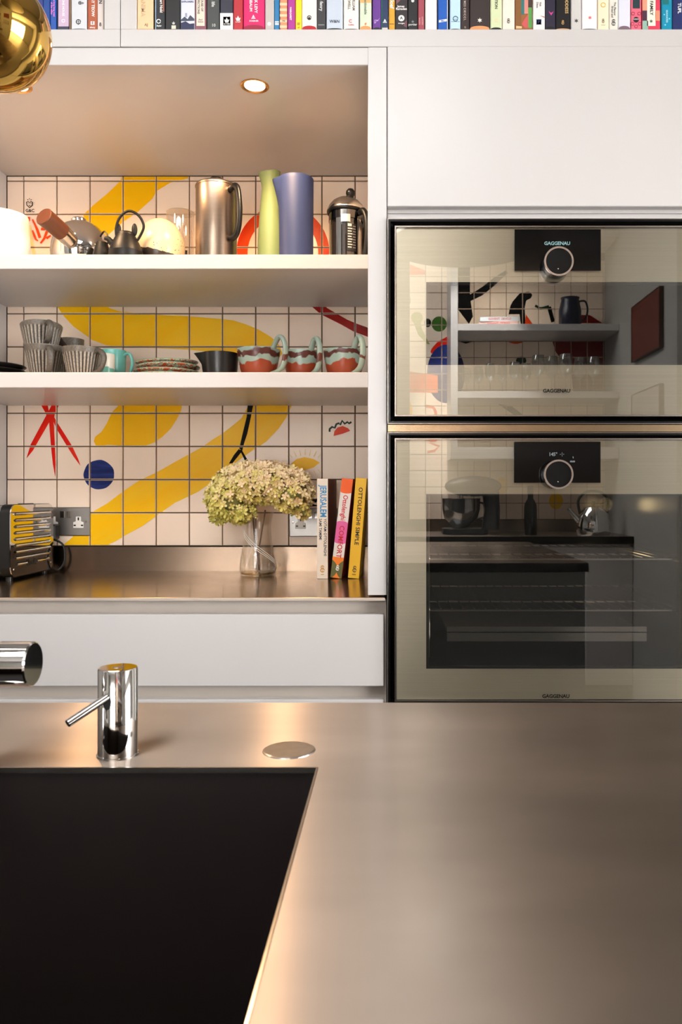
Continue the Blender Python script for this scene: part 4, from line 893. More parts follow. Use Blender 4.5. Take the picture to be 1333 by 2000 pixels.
for off in (0, .2, .42):
    pts = []
    for i in range(40):
        u = i / 39; z = .135 - .125 * u; a = -PI * 1.08 + u * PI * 1.25 + off * (1.0 - .5 * u)
        pts.append(((vr(z) + .0003) * math.cos(a), (vr(z) + .0003) * math.sin(a), z + off * .004))
    MB().tube(pts, [.0005 + .0009 * (i / 39) for i in range(40)], 6).build('spiral_trail', M_trail, va, world=False)
hy = thing('hydrangea', 'bunch of cream and lime hydrangea heads standing in the glass vase', 'flowers', (xv, Yv, ZTOP + .015))
MB().tube([(.004, 0, 0), (-.004, 0, .06), (-.010, -.006, .12), (-.013, -.02, .20)], .0026, 8).build('stem', mat('brown_stem', (92, 60, 40), .6), hy, world=False)
MB().tube([(-.006, .004, 0), (.006, .004, .08), (.02, .006, .17)], .0022, 8).build('stem', mat('brown_stem', (92, 60, 40), .6), hy, world=False)
def H(px, py, dy=0.0):
    p = P(px, py, Yv); return Vector((p.x - xv, dy, p.z - ZTOP - .015))
lobes = [(H(512, 943), .135, .085, .060), (H(448, 972, -.01), .063, .07, .064), (H(572, 962, -.005), .060, .07, .058), (H(470, 1000, -.01), .045, .05, .032), (H(430, 1000, -.005), .030, .04, .034), (H(592, 1000, .0), .02, .03, .018)]
core = MB()
for c_, rx, ry, rz in lobes: core.ball(c_, rx * .72, ry * .72, rz * .72, 16, 10)
core.build('leafy_core', mat('olive_green_core', (166, 164, 96), .8, var=.35, vscale=60, bump=.6, bscale=120), hy, smooth=True, world=False)
def floret_mb(sz, cup):
    m = MB()
    for q in range(4):
        a = q * PI / 2 + .2; ca, sa = math.cos(a), math.sin(a)
        pts = [(0, 0, 0), (.45, -.32, cup * .3), (.85, -.30, cup * .8), (1.02, 0, cup), (.85, .30, cup * .8), (.45, .32, cup * .3), (.55, 0, cup * .25)]
        m.add([((x * ca - y * sa) * sz, (x * sa + y * ca) * sz, z * sz) for x, y, z in pts], [(0, 1, 6), (1, 2, 6), (2, 3, 6), (3, 4, 6), (4, 5, 6), (5, 0, 6)])
    m.ball((0, 0, .04 * sz), sz * .13, seg=6, rings=4)
    return m
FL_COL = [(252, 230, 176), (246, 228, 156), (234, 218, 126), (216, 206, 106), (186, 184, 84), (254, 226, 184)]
fl_mesh = []
for i, cc in enumerate(FL_COL):
    for cup in (.25, .55):
        me = floret_mb(.0098, cup).mesh('floret'); m_, nt_, b__ = new_mat('petal_%d' % len(fl_mesh))
        b__.inputs['Base Color'].default_value = rgb(*cc); b__.inputs['Roughness'].default_value = .6
        b__.inputs['Subsurface Weight'].default_value = 0.0
        me.materials.append(m_); fl_mesh.append(me)
cands = []
rnd = random.Random(11)
while len(cands) < 1250:
    k = rnd.choices(range(len(lobes)), [11, 4.2, 3.6, 1.6, 1.1, .5])[0]
    c_, rx, ry, rz = lobes[k]
    n = Vector((rnd.gauss(0, 1), rnd.gauss(0, 1), rnd.gauss(0, 1))).normalized()
    p = c_ + Vector((n.x * rx, n.y * ry, n.z * rz)) * (0.84 + rnd.random() * .20)
    if any(j != k and ((p.x - l[0].x) / l[1]) ** 2 + ((p.y - l[0].y) / l[2]) ** 2 + ((p.z - l[0].z) / l[3]) ** 2 < .8 for j, l in enumerate(lobes)): continue
    nn = Vector((n.x / rx, n.y / ry, n.z / rz)).normalized()
    if nn.y > .75: continue
    cands.append((p, nn))
cands.sort(key=lambda q: (q[1].y > -.25) + rnd.random())
back = MB(); nfront = 0
for i, (p, nn) in enumerate(cands):
    d = (nn + Vector((rnd.uniform(-.5, .5), rnd.uniform(-.6, .1), rnd.uniform(-.4, .5)))).normalized()
    M = Matrix.Translation(p) @ d.to_track_quat('Z', 'Y').to_matrix().to_4x4() @ Matrix.Rotation(rnd.random() * 6.28, 4, 'Z') @ Matrix.Scale(.8 + .5 * rnd.random(), 4)
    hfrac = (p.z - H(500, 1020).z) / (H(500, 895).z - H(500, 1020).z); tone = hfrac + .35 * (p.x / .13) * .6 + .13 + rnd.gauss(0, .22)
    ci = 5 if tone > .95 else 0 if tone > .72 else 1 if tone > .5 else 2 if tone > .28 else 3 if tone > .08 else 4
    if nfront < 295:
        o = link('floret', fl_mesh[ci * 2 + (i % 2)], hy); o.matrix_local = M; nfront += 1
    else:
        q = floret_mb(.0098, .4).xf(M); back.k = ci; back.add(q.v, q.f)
fb = back.build('florets_behind', [m_.materials[0] for m_ in fl_mesh[::2]], hy, world=False); fb['kind'] = 'stuff'

# ------------------------------------------------------------------ upper shelf
E1 = ZS1 + .0003
def on1(px, Y): return (X_(px, Y), Y, E1)
# white jug
Y = 2.10; s = Y / F; t = thing('white_jug', 'white ceramic jug at the left end of the upper shelf', 'jug', on1(4, Y))
M_wcer = mat('white_ceramic', (218, 211, 202), .3, var=.02)
hj = Z_(421, Y) - E1
MB().lathe([(0, 0), (.062, 0), (.068, .01), (.069, hj * .5), (.065, hj - .004), (.063, hj), (.061, hj - .004), (.063, hj * .5), (0, .01)], 40).build('body', M_wcer, t, smooth=True, world=False)
MB().tube([(.008, -.062, hj - .004), (.004, -.090, hj - .01), (.0, -.100, hj - .05), (-.002, -.092, hj - .10), (-.004, -.068, hj - .12)], .0095, 12, flatten=1.2).build('handle', M_wcer, t, smooth=True, world=False)
# chrome kettle with wooden handle
Y = 2.18; s = Y / F; t = thing('chrome_kettle', 'round polished chrome pot with a thick wooden side handle', 'pot', on1(157.5, Y))
r = 55.5 * s; zt = Z_(434, Y) - E1
MB().lathe([(0, 0), (r * .55, 0), (r * .86, zt * .12), (r * .985, zt * .30), (r, zt * .44), (r * .965, zt * .60), (r * .84, zt * .78), (r * .62, zt * .91), (r * .38, zt * .98), (r * .30, zt), (0, zt)], 56).build('body', M_chrome, t, smooth=True, world=False)
MB().lathe([(.02, zt), (.021, zt + .006), (.017, zt + .0105), (0, zt + .011)], 32).xf(Matrix.Translation((-.004, 0, 0))).build('lid_knob', M_chrome, t, smooth=True, world=False)
def loc1(px, py, yy): p = P(px, py, yy); return Vector((p.x - X_(157.5, 2.18), p.y - 2.18, p.z - E1))
a, b = loc1(131, 463, 2.09), loc1(121, 453, 2.075); c_ = loc1(86, 423, 2.02)
M_wood = mat('oiled_wood', (82, 40, 15), .45, var=.35, vscale=18, stretch=(1, 1, 1), bump=.05)
MB().tube([a + (a - b) * .8, b], [.0205, .0225], 28).build('ferrule', M_chrome_s, t, smooth=True, world=False)
MB().tube([b + (b - c_) * .02, c_, c_ + (c_ - b).normalized() * .002], [.0228, .0242, .0225], 32).build('handle', M_wood, t, smooth=True, world=False)
MB().tube([loc1(196, 462, 2.10), loc1(204, 452, 2.09), loc1(211, 462, 2.085), loc1(214, 476, 2.085)], .0022, 8).build('wire_loop', M_black, t, smooth=True, world=False)
# small black creamer and black iron teapot
Y = 2.10; s = Y / F; t = thing('black_creamer', 'small black creamer in front of the chrome pot', 'creamer', on1(199, Y))
hj = Z_(474, Y) - E1; r = 13.5 * s
MB().lathe([(0, 0), (r * 1.25, 0), (r * 1.4, hj * .3), (r * 1.05, hj * .75), (r * .8, hj), (r * .7, hj), (r * .9, hj * .75), (0, .004)], 28).build('body', M_black_matt, t, smooth=True, world=False)
MB().tube([(r * .7, 0, hj * .95), (r * 1.3, -.004, hj * 1.02), (r * 1.75, -.006, hj * .85), (r * 1.2, 0, hj * .5)], .0026, 8).build('handle', M_black_matt, t, smooth=True, world=False)
Y = 2.045; s = Y / F; t = thing('black_teapot', 'black ribbed iron teapot with a tall hoop handle', 'teapot', on1(246, Y))
hj = Z_(457, Y) - E1; bot = 33 * s; top = 17 * s
pr = [(0, 0), (bot * .9, 0), (bot, hj * .12), (bot * .97, hj * .3)]
for i in range(24):
    u = i / 23; z = hj * (.3 + .66 * u); rr = bot * .97 + (top - bot * .97) * (u ** 1.35); pr.append((rr + .0007 * (i % 2), z))
pr += [(top * 1.02, hj), (top * .9, hj + .003), (0, hj + .005)]
MB().lathe(pr, 40).build('body', mat('black_iron', (10, 9, 9), .45, spec=.35, var=.2), t, smooth=True, world=False)
for sx in (-1, 1):
    MB().ball((sx * .021 + .002, -.002, hj + .010), .0075, .0055, .0165, 14, 10).build('lug', M_black_matt, t, smooth=True, world=False)
MB().tube([(-.023, -.004, hj - .006), (-.023, -.006, hj + .012), (-.016, -.008, hj + .034), (-.002, -.01, hj + .050), (.014, -.01, hj + .0555), (.032, -.008, hj + .048), (.044, -.006, hj + .032), (.047, -.004, hj + .014), (.034, 0, hj - .010), (.026, 0, hj - .02)], .0034, 10).build('handle', M_black_matt, t, smooth=True, world=False)
MB().tube([(-.030, -.006, hj * .58), (-.042, -.010, hj * .78), (-.051, -.012, hj * .80)], [.009, .007, .0045], 12).build('spout', M_black_matt, t, smooth=True, world=False)
# cream speckled round jar
def speckle(name):
    m, nt, b2 = new_mat(name); N = nt.nodes; L = nt.links
    tc = N.new('ShaderNodeTexCoord'); vo = N.new('ShaderNodeTexVoronoi'); vo.inputs['Scale'].default_value = 130; L.new(tc.outputs['Object'], vo.inputs['Vector'])
    lt = N.new('ShaderNodeMath'); lt.operation = 'LESS_THAN'; lt.inputs[1].default_value = .17; L.new(vo.outputs['Distance'], lt.inputs[0])
    nz = N.new('ShaderNodeTexNoise'); nz.inputs['Scale'].default_value = 14; L.new(tc.outputs['Object'], nz.inputs['Vector'])
    gt = N.new('ShaderNodeMath'); gt.operation = 'GREATER_THAN'; gt.inputs[1].default_value = .52; L.new(nz.outputs['Fac'], gt.inputs[0])
    mu = N.new('ShaderNodeMath'); mu.operation = 'MULTIPLY'; L.new(lt.outputs[0], mu.inputs[0]); L.new(gt.outputs[0], mu.inputs[1])
    m1 = N.new('ShaderNodeMix'); m1.data_type = 'RGBA'; m1.inputs['A'].default_value = rgb(212, 188, 154); m1.inputs['B'].default_value = rgb(110, 74, 44); L.new(mu.outputs[0], m1.inputs['Factor'])
    sp = N.new('ShaderNodeSeparateXYZ'); L.new(tc.outputs['Object'], sp.inputs[0])
    n2 = N.new('ShaderNodeTexNoise'); n2.inputs['Scale'].default_value = 26; L.new(tc.outputs['Object'], n2.inputs['Vector'])
    ma = N.new('ShaderNodeMath'); ma.operation = 'MULTIPLY_ADD'; ma.inputs[1].default_value = .02; L.new(n2.outputs['Fac'], ma.inputs[0]); L.new(sp.outputs['Z'], ma.inputs[2])
    mb_ = N.new('ShaderNodeMath'); mb_.operation = 'MULTIPLY_ADD'; mb_.inputs[1].default_value = .18; L.new(sp.outputs['X'], mb_.inputs[0]); L.new(ma.outputs[0], mb_.inputs[2])
    l2 = N.new('ShaderNodeMath'); l2.operation = 'LESS_THAN'; l2.inputs[1].default_value = .054; L.new(mb_.outputs[0], l2.inputs[0])
    m2 = N.new('ShaderNodeMix'); m2.data_type = 'RGBA'; L.new(l2.outputs[0], m2.inputs['Factor']); L.new(m1.outputs['Result'], m2.inputs['A']); m2.inputs['B'].default_value = rgb(52, 44, 38)
    L.new(m2.outputs['Result'], b2.inputs['Base Color']); b2.inputs['Roughness'].default_value = .25
    return m
Y = 2.14; s = Y / F; t = thing('speckled_jar', 'round cream jar with brown speckles and a dark unglazed foot', 'jar', on1(314, Y))
r = 46.5 * s; zt = Z_(428, Y) - E1
MB().lathe([(0, 0), (r * .6, 0)] + [(r * math.cos(a), zt * (.44 + .56 * math.sin(a))) for a in [(-.85 + (PI / 2 + .85) * i / 14) for i in range(15)]], 48).build('body', speckle('speckled_glaze'), t, smooth=True, world=False)
# glass jug
Y = 2.30; s = Y / F; t = thing('glass_jug', 'thin clear glass jug standing behind the speckled jar', 'jug', on1(353, Y))
r = 27 * s; hj = Z_(416, Y) - E1
MB().lathe([(0, 0), (r, 0), (r * 1.02, hj * .5), (r, hj), (r * .96, hj), (r * .97, hj * .5), (r * .94, .003), (0, .003)], 40).build('body', M_glass, t, smooth=True, world=False)
MB().tube([(r * .95, -.01, hj - .006), (r * 1.3, -.012, hj - .004), (r * 1.5, -.014, hj - .03), (r * 1.45, -.014, hj * .5), (r, -.01, hj * .28)], .0048, 10).build('handle', M_glass, t, smooth=True, world=False)
MB().lathe([(r * .98, hj - .0015), (r * 1.02, hj), (r * .98, hj + .0015)], 40).build('rim', glass_mat('rim_glass', (.85, .82, .78), .3), t, smooth=True, world=False)
tag(MB().tube([(0, 0, 0), (.004, -.006, .05), (.003, -.012, .10)], [.003, .004, .007], 12).xf(Matrix.Translation((X_(361, 2.30), 2.305, E1 + .004))).build('coffee_scoop', mat('dull_steel', (110, 106, 102), .4, 1.0), smooth=True), 'small steel scoop standing inside the glass jug', 'scoop')
# steel cafetiere
Y = 2.12; s = Y / F; t = thing('steel_cafetiere', 'tall brushed steel cafetiere with black handle and knob', 'cafetiere', on1(423, Y))
r = 39.5 * s; hj = Z_(369, Y) - E1
M_copst = mat('warm_brushed_steel', (150, 132, 116), .28, 1.0, var=.08, vscale=40, stretch=(.2, .2, 6), aniso=.6, tangent=(1, 0, 0))
MB().lathe([(0, 0), (r * .97, 0), (r, .004), (r, hj), (r * 1.03, hj + .001), (r * 1.03, hj + .004), (r * .98, hj + .006)], 56).build('body', M_copst, t, smooth=True, world=False)
lid = MB().lathe([(r * 1.0, hj + .005), (r * .985, hj + .008), (r * .8, hj + .013), (r * .3, hj + .016), (0, hj + .016)], 48).build('lid', M_chrome_s, t, smooth=True, world=False)
MB().lathe([(.004, hj + .014), (.004, hj + .018), (.016, hj + .019), (.018, hj + .022), (.017, hj + .027), (0, hj + .029)], 28).build('knob', M_black, lid, smooth=True, world=False)
hz = [(hj * .93, .0), (hj * .95, .022), (hj * .88, .034), (hj * .66, .040), (hj * .44, .036), (hj * .34, .022), (hj * .33, .0)]
MB().tube([(r * .78 + o_ * .75, -r * .62 - o_ * .62, z) for z, o_ in hz], [.009, .0095, .0095, .010, .0095, .009, .008], 14, flatten=.75).build('handle', M_black, t, smooth=True, world=False)
# green bottle vase
def lipped(prof, seg, lip, lipz, ang, width=.5):
    """lathe whose rim is pulled out into a pouring lip at angle ang"""
    def rf(rr, z, a):
        d = (a - ang + PI) % (2 * PI) - PI
        k = max(0.0, (z - lipz) / (prof[-1][1] - lipz)) if z > lipz else 0
        return rr + lip * k ** 1.3 * math.exp(-(d / width) ** 2)
    return MB().lathe(prof, seg, rfun=rf)
Y = 2.19; s = Y / F; t = thing('green_bottle_vase', 'tall pale green matt bottle vase behind the blue jug', 'vase', on1(528.5, Y))
hj = Z_(340, Y) - E1
prof = [(25.5, 0), (25.5, .02), (24.5, .35), (21, .62), (17.5, .80), (16.5, .86), (17.5, .93), (19.5, 1.0)]
pz = [(a_ * s, b_ * hj) for a_, b_ in prof]; pz2 = []
for (r0, z0), (r1, z1) in zip(pz, pz[1:]):
    for q in range(3): pz2.append((r0 + (r1 - r0) * q / 3, z0 + (z1 - z0) * q / 3))
pz2.append(pz[-1])
M_green = mat('pale_green_matt', (136, 154, 100), .55, var=.03)
gv = lipped(pz2, 44, .006, hj * .86, PI, .6)
gv.v = [(x, y, z + (.006 * max(0, x / (19.5 * s)) if z > hj * .93 else 0) - 0) for x, y, z in gv.v]
gv.f = [f_ for f_ in gv.f if len(f_) < 30 or min(gv.v[i][2] for i in f_) < .001]; gv.mi = [0] * len(gv.f)
gv.build('body', M_green, t, smooth=True, world=False)
MB().lathe([(r_ - .0025, z_) for r_, z_ in pz2[8:]], 44).build('inner_wall', M_green, t, smooth=True, world=False)
# blue jug
Y = 2.08; s = Y / F; t = thing('blue_jug', 'matt blue cylindrical jug with a pointed pouring lip', 'jug', on1(579, Y))
hj = Z_(350, Y) - E1
pz2 = [(32.5 * s, 0), (33 * s, .003)] + [((33 + .8 * u / 20) * s, hj * u / 20) for u in range(1, 20)] + [(33.9 * s, hj * .99), (33.2 * s, hj)]
M_blue = mat('matt_blue_ceramic', (43, 57, 100), .55, var=.04, vscale=12)
gv = lipped(pz2, 56, .019, hj * .62, PI * .97, .36)
gv.f = [f_ for f_ in gv.f if len(f_) < 30 or min(gv.v[i][2] for i in f_) < .001]; gv.mi = [0] * len(gv.f)
gv.build('body', M_blue, t, smooth=True, world=False)
MB().lathe([(31.5 * s, hj), (31.5 * s, .01), (0, .008)], 44).build('inner_wall', M_blue, t, smooth=True, world=False)
# glass french press
Y = 2.12; s = Y / F; t = thing('french_press', 'glass french press with domed chrome lid at the right end of the upper shelf', 'french press', on1(676, Y))
r = 33.5 * s; hj = Z_(413, Y) - E1
MB().lathe([(0, .004), (r * .95, .004), (r * .95, hj), (r * .92, hj), (r * .92, .007), (0, .007)], 44).build('beaker', M_glass, t, smooth=True, world=False)
MB().lathe([(0, .008), (r * .86, .008), (r * .86, hj * .74), (0, hj * .74)], 36).build('dark_coffee', mat('dark_coffee_glass', (46, 40, 36), .12, var=.2), t, smooth=True, world=False)
fr = MB().lathe([(r * .965, hj - .030), (r * 1.0, hj - .030), (r * 1.0, hj - .001), (r * .965, hj - .001)], 48).build('frame_band', mat('dark_chrome', (96, 92, 88), .12, 1.0), t, smooth=True, world=False)
for a in (-PI * .86, -PI * .62, -PI * .2, PI * .2, PI * .6):
    MB().lathe([(r * .97, 0), (r * .995, 0), (r * .995, hj - .03), (r * .97, hj - .03)], 6, a0=a - .16, a1=a + .16).build('frame_strap', M_chrome, t, smooth=True, world=False)
MB().lathe([(r * .9, 0), (r * 1.0, 0), (r * 1.0, .012), (r * .97, .012)], 44).build('frame_foot', M_chrome, t, smooth=True, world=False)
MB().lathe([(r * .972, hj * .24), (r * .972, hj * .70)], 12, a0=-PI * .46, a1=-PI * .27).build('label', mat('black_label', (26, 24, 24), .4), t, smooth=True, world=False)
MB().lathe([(r * 1.004, hj - .042), (r * 1.004, hj - .022)], 10, a0=-PI * .57, a1=-PI * .40).build('clasp', M_chrome_s, t, smooth=True, world=False)
for i in range(9):
    z = hj * (.655 - .045 * i)
    MB().lathe([(r * .975, z), (r * .975, z + (.007 if i == 0 else .0028))], 8, a0=-PI * .445, a1=-PI * (.355 if i % 2 else .37)).build('printed_line', flat((214, 204, 192)), t, world=False)
    MB().lathe([(r * .975, z), (r * .975, z + .002)], 8, a0=-PI * .345, a1=-PI * .285).build('printed_line', flat((150, 140, 130)), t, world=False)
dome = MB().lathe([(r * 1.07, hj - .004), (r * 1.10, hj - .001), (r * 1.09, hj + .003), (r * .98, hj + .014), (r * .78, hj + .025), (r * .5, hj + .033), (r * .2, hj + .037), (0, hj + .037)], 48).build('lid', M_chrome_s, t, smooth=True, world=False)
MB().lathe([(r * 1.075, hj - .008), (r * 1.11, hj - .006), (r * 1.11, hj - .001), (r * 1.06, hj)], 48).build('lid_rim', M_black, dome, smooth=True, world=False)
MB().lathe([(.010, hj + .036), (.009, hj + .040), (.0125, hj + .047), (.012, hj + .054), (.007, hj + .060), (0, hj + .0615)], 24).xf(Matrix.Rotation(.06, 4, 'Y')).build('plunger_knob', M_black, dome, smooth=True, world=False)
MB().tube([(r * .80, -r * .62, hj - .014), (r * 1.06, -r * .84, hj - .012), (r * 1.24, -r * 1.0, hj - .035), (r * 1.28, -r * 1.02, hj * .5), (r * 1.16, -r * .92, hj * .2), (r * .86, -r * .68, hj * .08)], [.008, .0085, .0085, .0085, .008, .007], 12).build('handle', M_black, t, smooth=True, world=False)
Y = 2.25; t = thing('black_canister', 'black canister half hidden behind the french press handle', 'canister', on1(722, Y))
MB().lathe([(0, 0), (.036, 0), (.037, .004), (.037, Z_(433, Y) - E1), (.033, Z_(430, Y) - E1), (0, Z_(430, Y) - E1)], 32).build('body', M_black_matt, t, smooth=True, world=False)
MB().lathe([(.0375, Z_(440, Y) - E1), (.0385, Z_(440, Y) - E1), (.0385, Z_(433, Y) - E1), (.0375, Z_(433, Y) - E1)], 32).build('lid_band', M_black, t, smooth=True, world=False)

# ------------------------------------------------------------------ lower shelf
E2 = ZS2 + .0003
def on2(px, Y): return (X_(px, Y), Y, E2)
def ribbed_mat():
    m, nt, b2 = new_mat('grey_ribbed_glaze'); N = nt.nodes; L = nt.links
    at = N.new('ShaderNodeAttribute'); at.attribute_name = 'ridge'
    tc = N.new('ShaderNodeTexCoord'); nz = N.new('ShaderNodeTexNoise'); nz.inputs['Scale'].default_value = 260; nz.inputs['Detail'].default_value = 3; L.new(tc.outputs['Object'], nz.inputs['Vector'])
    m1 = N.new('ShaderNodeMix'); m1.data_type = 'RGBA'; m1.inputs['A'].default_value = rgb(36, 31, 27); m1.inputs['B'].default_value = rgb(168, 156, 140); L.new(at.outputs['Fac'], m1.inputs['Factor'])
    m2 = N.new('ShaderNodeMix'); m2.data_type = 'RGBA'; m2.blend_type = 'MULTIPLY'; m2.inputs['Factor'].default_value = .55
    cr = N.new('ShaderNodeMapRange'); cr.inputs['From Min'].default_value = .35; cr.inputs['From Max'].default_value = .6; cr.inputs['To Min'].default_value = .35; L.new(nz.outputs['Fac'], cr.inputs['Value'])
    L.new(m1.outputs['Result'], m2.inputs['A']); L.new(cr.outputs[0], m2.inputs['B'])
    L.new(m2.outputs['Result'], b2.inputs['Base Color']); b2.inputs['Roughness'].default_value = .45
    return m
M_rib = ribbed_mat(); NR = 30
def ribbed_mug(label, loc, s, rot=0.0, tilt=(0, 0), r_top=37, h_px=70, r_bot=23, handle_a=0.0):
    t = thing('ribbed_mug', label, 'mug', loc, 'grey ribbed mugs on the lower shelf'); t.rotation_euler = (tilt[0], tilt[1], 0)
    R0, R1, Hh = r_bot * s, r_top * s, h_px * s
    def base_r(u): return R0 + (R1 - R0) * (u ** .8)
    us_ = [0, .04, .1, .2, .35, .5, .62, .70, .74, .78, .84, .92, .975, 1.0]
    prof = [(base_r(u), u * Hh) for u in us_]
    def rf(rr, z, a):
        u = z / Hh
        if u < .03 or u > .79: return rr
        k = abs(math.cos(NR * a / 2)) ** .7; w_ = min(1, (u - .03) / .06, (.79 - u) / .05)
        return rr - .0022 * (1 - k) * w_
    inner = [(R1 - .003, Hh), (R1 - .005, Hh * .9), (R0 - .002, .006), (0, .006)]
    mb = MB().lathe([(0, 0)] + prof, NR * 6, rfun=rf)
    mb2 = MB().lathe(inner, NR * 3); mb.add(mb2.v, mb2.f)
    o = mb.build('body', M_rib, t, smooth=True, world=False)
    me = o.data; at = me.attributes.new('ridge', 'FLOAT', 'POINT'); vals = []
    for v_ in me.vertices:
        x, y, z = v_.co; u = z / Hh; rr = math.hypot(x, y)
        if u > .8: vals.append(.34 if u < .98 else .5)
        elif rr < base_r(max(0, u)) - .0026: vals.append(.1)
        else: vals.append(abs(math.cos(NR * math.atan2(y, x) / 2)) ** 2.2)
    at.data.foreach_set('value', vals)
    ca, sa = math.cos(handle_a), math.sin(handle_a)
    hp = [(R1 * .90, Hh * .86), (R1 * 1.16, Hh * .88), (R1 * 1.40, Hh * .72), (R1 * 1.36, Hh * .46), (R1 * 1.1, Hh * .22), (R1 * .72, Hh * .14)]
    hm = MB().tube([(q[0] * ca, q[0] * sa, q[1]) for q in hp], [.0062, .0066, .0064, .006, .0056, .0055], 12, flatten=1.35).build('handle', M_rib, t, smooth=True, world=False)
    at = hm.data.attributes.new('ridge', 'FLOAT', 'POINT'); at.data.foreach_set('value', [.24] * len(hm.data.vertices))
    return t
Y = 2.12; s = Y / F
zt1 = Z_(677, Y) - E2
ribbed_mug('grey ribbed mug at the left carrying another mug on its rim', on2(87, Y), s, h_px=zt1 / s, handle_a=-.95)
Y2 = 2.125
ribbed_mug('grey ribbed mug stacked on top of another ribbed mug', (X_(80.5, Y2), Y2, E2 + zt1 - .010), s, tilt=(-.16, -.06), h_px=50, r_top=39, r_bot=27, handle_a=-.85)
Y = 2.09; s = Y / F; zt3 = Z_(681, Y) - E2
ribbed_mug('grey ribbed mug with a thin dark handle beside the turquoise mug', on2(160, Y), s, h_px=zt3 / s, r_top=37.5, r_bot=24.5, handle_a=-.35)
Y = 2.27; s = Y / F
ribbed_mug('grey ribbed mug at the back seen between the two front mugs', on2(139, Y), s, h_px=(Z_(663, Y) - E2) / s, r_top=24, r_bot=19, handle_a=2.9)
tag(MB().tube([P(134, 688, 2.19), P(128, 680, 2.19), P(118, 668, 2.20), P(112, 658, 2.21)], .009, 10, flatten=.5).build('wooden_spatula', mat('dark_spatula_wood', (52, 42, 36), .5)), 'dark handle leaning between the stacked mug and the back mug', 'spatula')
q = P(72, 640, 2.12)
t = thing('tea_spoon', 'black spoon with a small looped end standing in the stacked mug', 'spoon', (q.x, q.y, q.z))
MB().tube([(0, 0, -.02), (0, 0, .008)], .0018, 8).build('stem', M_black, t, world=False)
MB().tube([(.0055 * math.cos(a_), 0, .0135 + .0055 * math.sin(a_)) for a_ in [PI * 2 * i / 16 for i in range(17)]], .0018, 8, cap=False).build('loop', M_black, t, world=False)
# black plates
Yp2 = 2.13; zz = E2
M_blkglz = mat('black_plate_glaze', (24, 21, 20), .3, var=.2)
for i, (rr, nm) in enumerate(((.0865, 'lowest black plate of the stack at the left end of the shelf'), (.0835, 'middle black plate of the left stack'), (.0845, 'topmost black plate of the left stack'))):
    p = thing('black_plate', nm, 'plate', (-1.0765, Yp2, zz), 'stack of black plates')
    MB().lathe([(0, 0), (rr * .6, 0), (rr * .66, .002), (rr * .98, .011), (rr, .0125), (rr * .985, .0145), (rr * .7, .007), (rr * .6, .005), (0, .005)], 56).build('plate_body', M_blkglz, p, smooth=True, world=False)
    MB().lathe([(rr * .5, .0002), (rr * .56, -.0001), (rr * .6, .0003)], 40).build('foot_ring', M_black_matt, p, world=False)
    zz += .0128
# turquoise mugs
def glaze_bands(name, ramp, amp=.02, sc=22.0, rough=.25):
    m, nt, b2 = new_mat(name); N = nt.nodes; L = nt.links
    tc = N.new('ShaderNodeTexCoord'); sp = N.new('ShaderNodeSeparateXYZ'); L.new(tc.outputs['Object'], sp.inputs[0])
    oi = N.new('ShaderNodeObjectInfo'); va_ = N.new('ShaderNodeVectorMath'); va_.operation = 'ADD'
    cx_ = N.new('ShaderNodeCombineXYZ'); ml = N.new('ShaderNodeMath'); ml.operation = 'MULTIPLY'; ml.inputs[1].default_value = 5.0
    L.new(oi.outputs['Random'], ml.inputs[0]); L.new(ml.outputs[0], cx_.inputs[0]); L.new(tc.outputs['Object'], va_.inputs[0]); L.new(cx_.outputs[0], va_.inputs[1])
    nz = N.new('ShaderNodeTexNoise'); nz.inputs['Scale'].default_value = sc; nz.inputs['Detail'].default_value = 2; nz.inputs['Distortion'].default_value = .6; L.new(va_.outputs[0], nz.inputs['Vector'])
    s1 = N.new('ShaderNodeMath'); s1.operation = 'SUBTRACT'; s1.inputs[1].default_value = .5; L.new(nz.outputs['Fac'], s1.inputs[0])
    ma = N.new('ShaderNodeMath'); ma.operation = 'MULTIPLY_ADD'; ma.inputs[1].default_value = amp; L.new(s1.outputs[0], ma.inputs[0]); L.new(sp.outputs['Z'], ma.inputs[2])
    mr = N.new('ShaderNodeMapRange'); mr.inputs['From Max'].default_value = .1; L.new(ma.outputs[0], mr.inputs['Value'])
    cr = N.new('ShaderNodeValToRGB'); cr.color_ramp.interpolation = 'LINEAR'; el = cr.color_ramp.elements
    while len(el) > 1: el.remove(el[-1])
    el[0].position = 0; el[0].color = rgb(*ramp[0][1])
    for (p0, c0), (p1, c1) in zip(ramp, ramp[1:]):
        e1 = el.new(max(.001, p1 - .012)); e1.color = rgb(*c0); e2 = el.new(p1 + .012); e2.color = rgb(*c1)
    L.new(mr.outputs[0], cr.inputs[0])
    n2 = N.new('ShaderNodeTexNoise'); n2.inputs['Scale'].default_value = 160; L.new(tc.outputs['Object'], n2.inputs['Vector'])
    mx = N.new('ShaderNodeMix'); mx.data_type = 'RGBA'; mx.blend_type = 'MULTIPLY'; mx.inputs['Factor'].default_value = .35
    L.new(cr.outputs[0], mx.inputs['A']); L.new(n2.outputs['Color'], mx.inputs['B']); 
    L.new(cr.outputs[0], b2.inputs['Base Color']); b2.inputs['Roughness'].default_value = rough
    bp = N.new('ShaderNodeBump'); bp.inputs['Strength'].default_value = .2; bp.inputs['Distance'].default_value = .002; L.new(nz.outputs['Fac'], bp.inputs['Height']); L.new(bp.outputs[0], b2.inputs['Normal'])
    return m
TQ = (112, 186, 174)
M_turq = glaze_bands('turquoise_dip_glaze', [(0, (226, 212, 190)), (.16, TQ)], .03)
M_turq2 = glaze_bands('turquoise_foot_glaze', [(0, (104, 166, 146)), (.36, (222, 214, 198)), (.82, TQ)], .035)
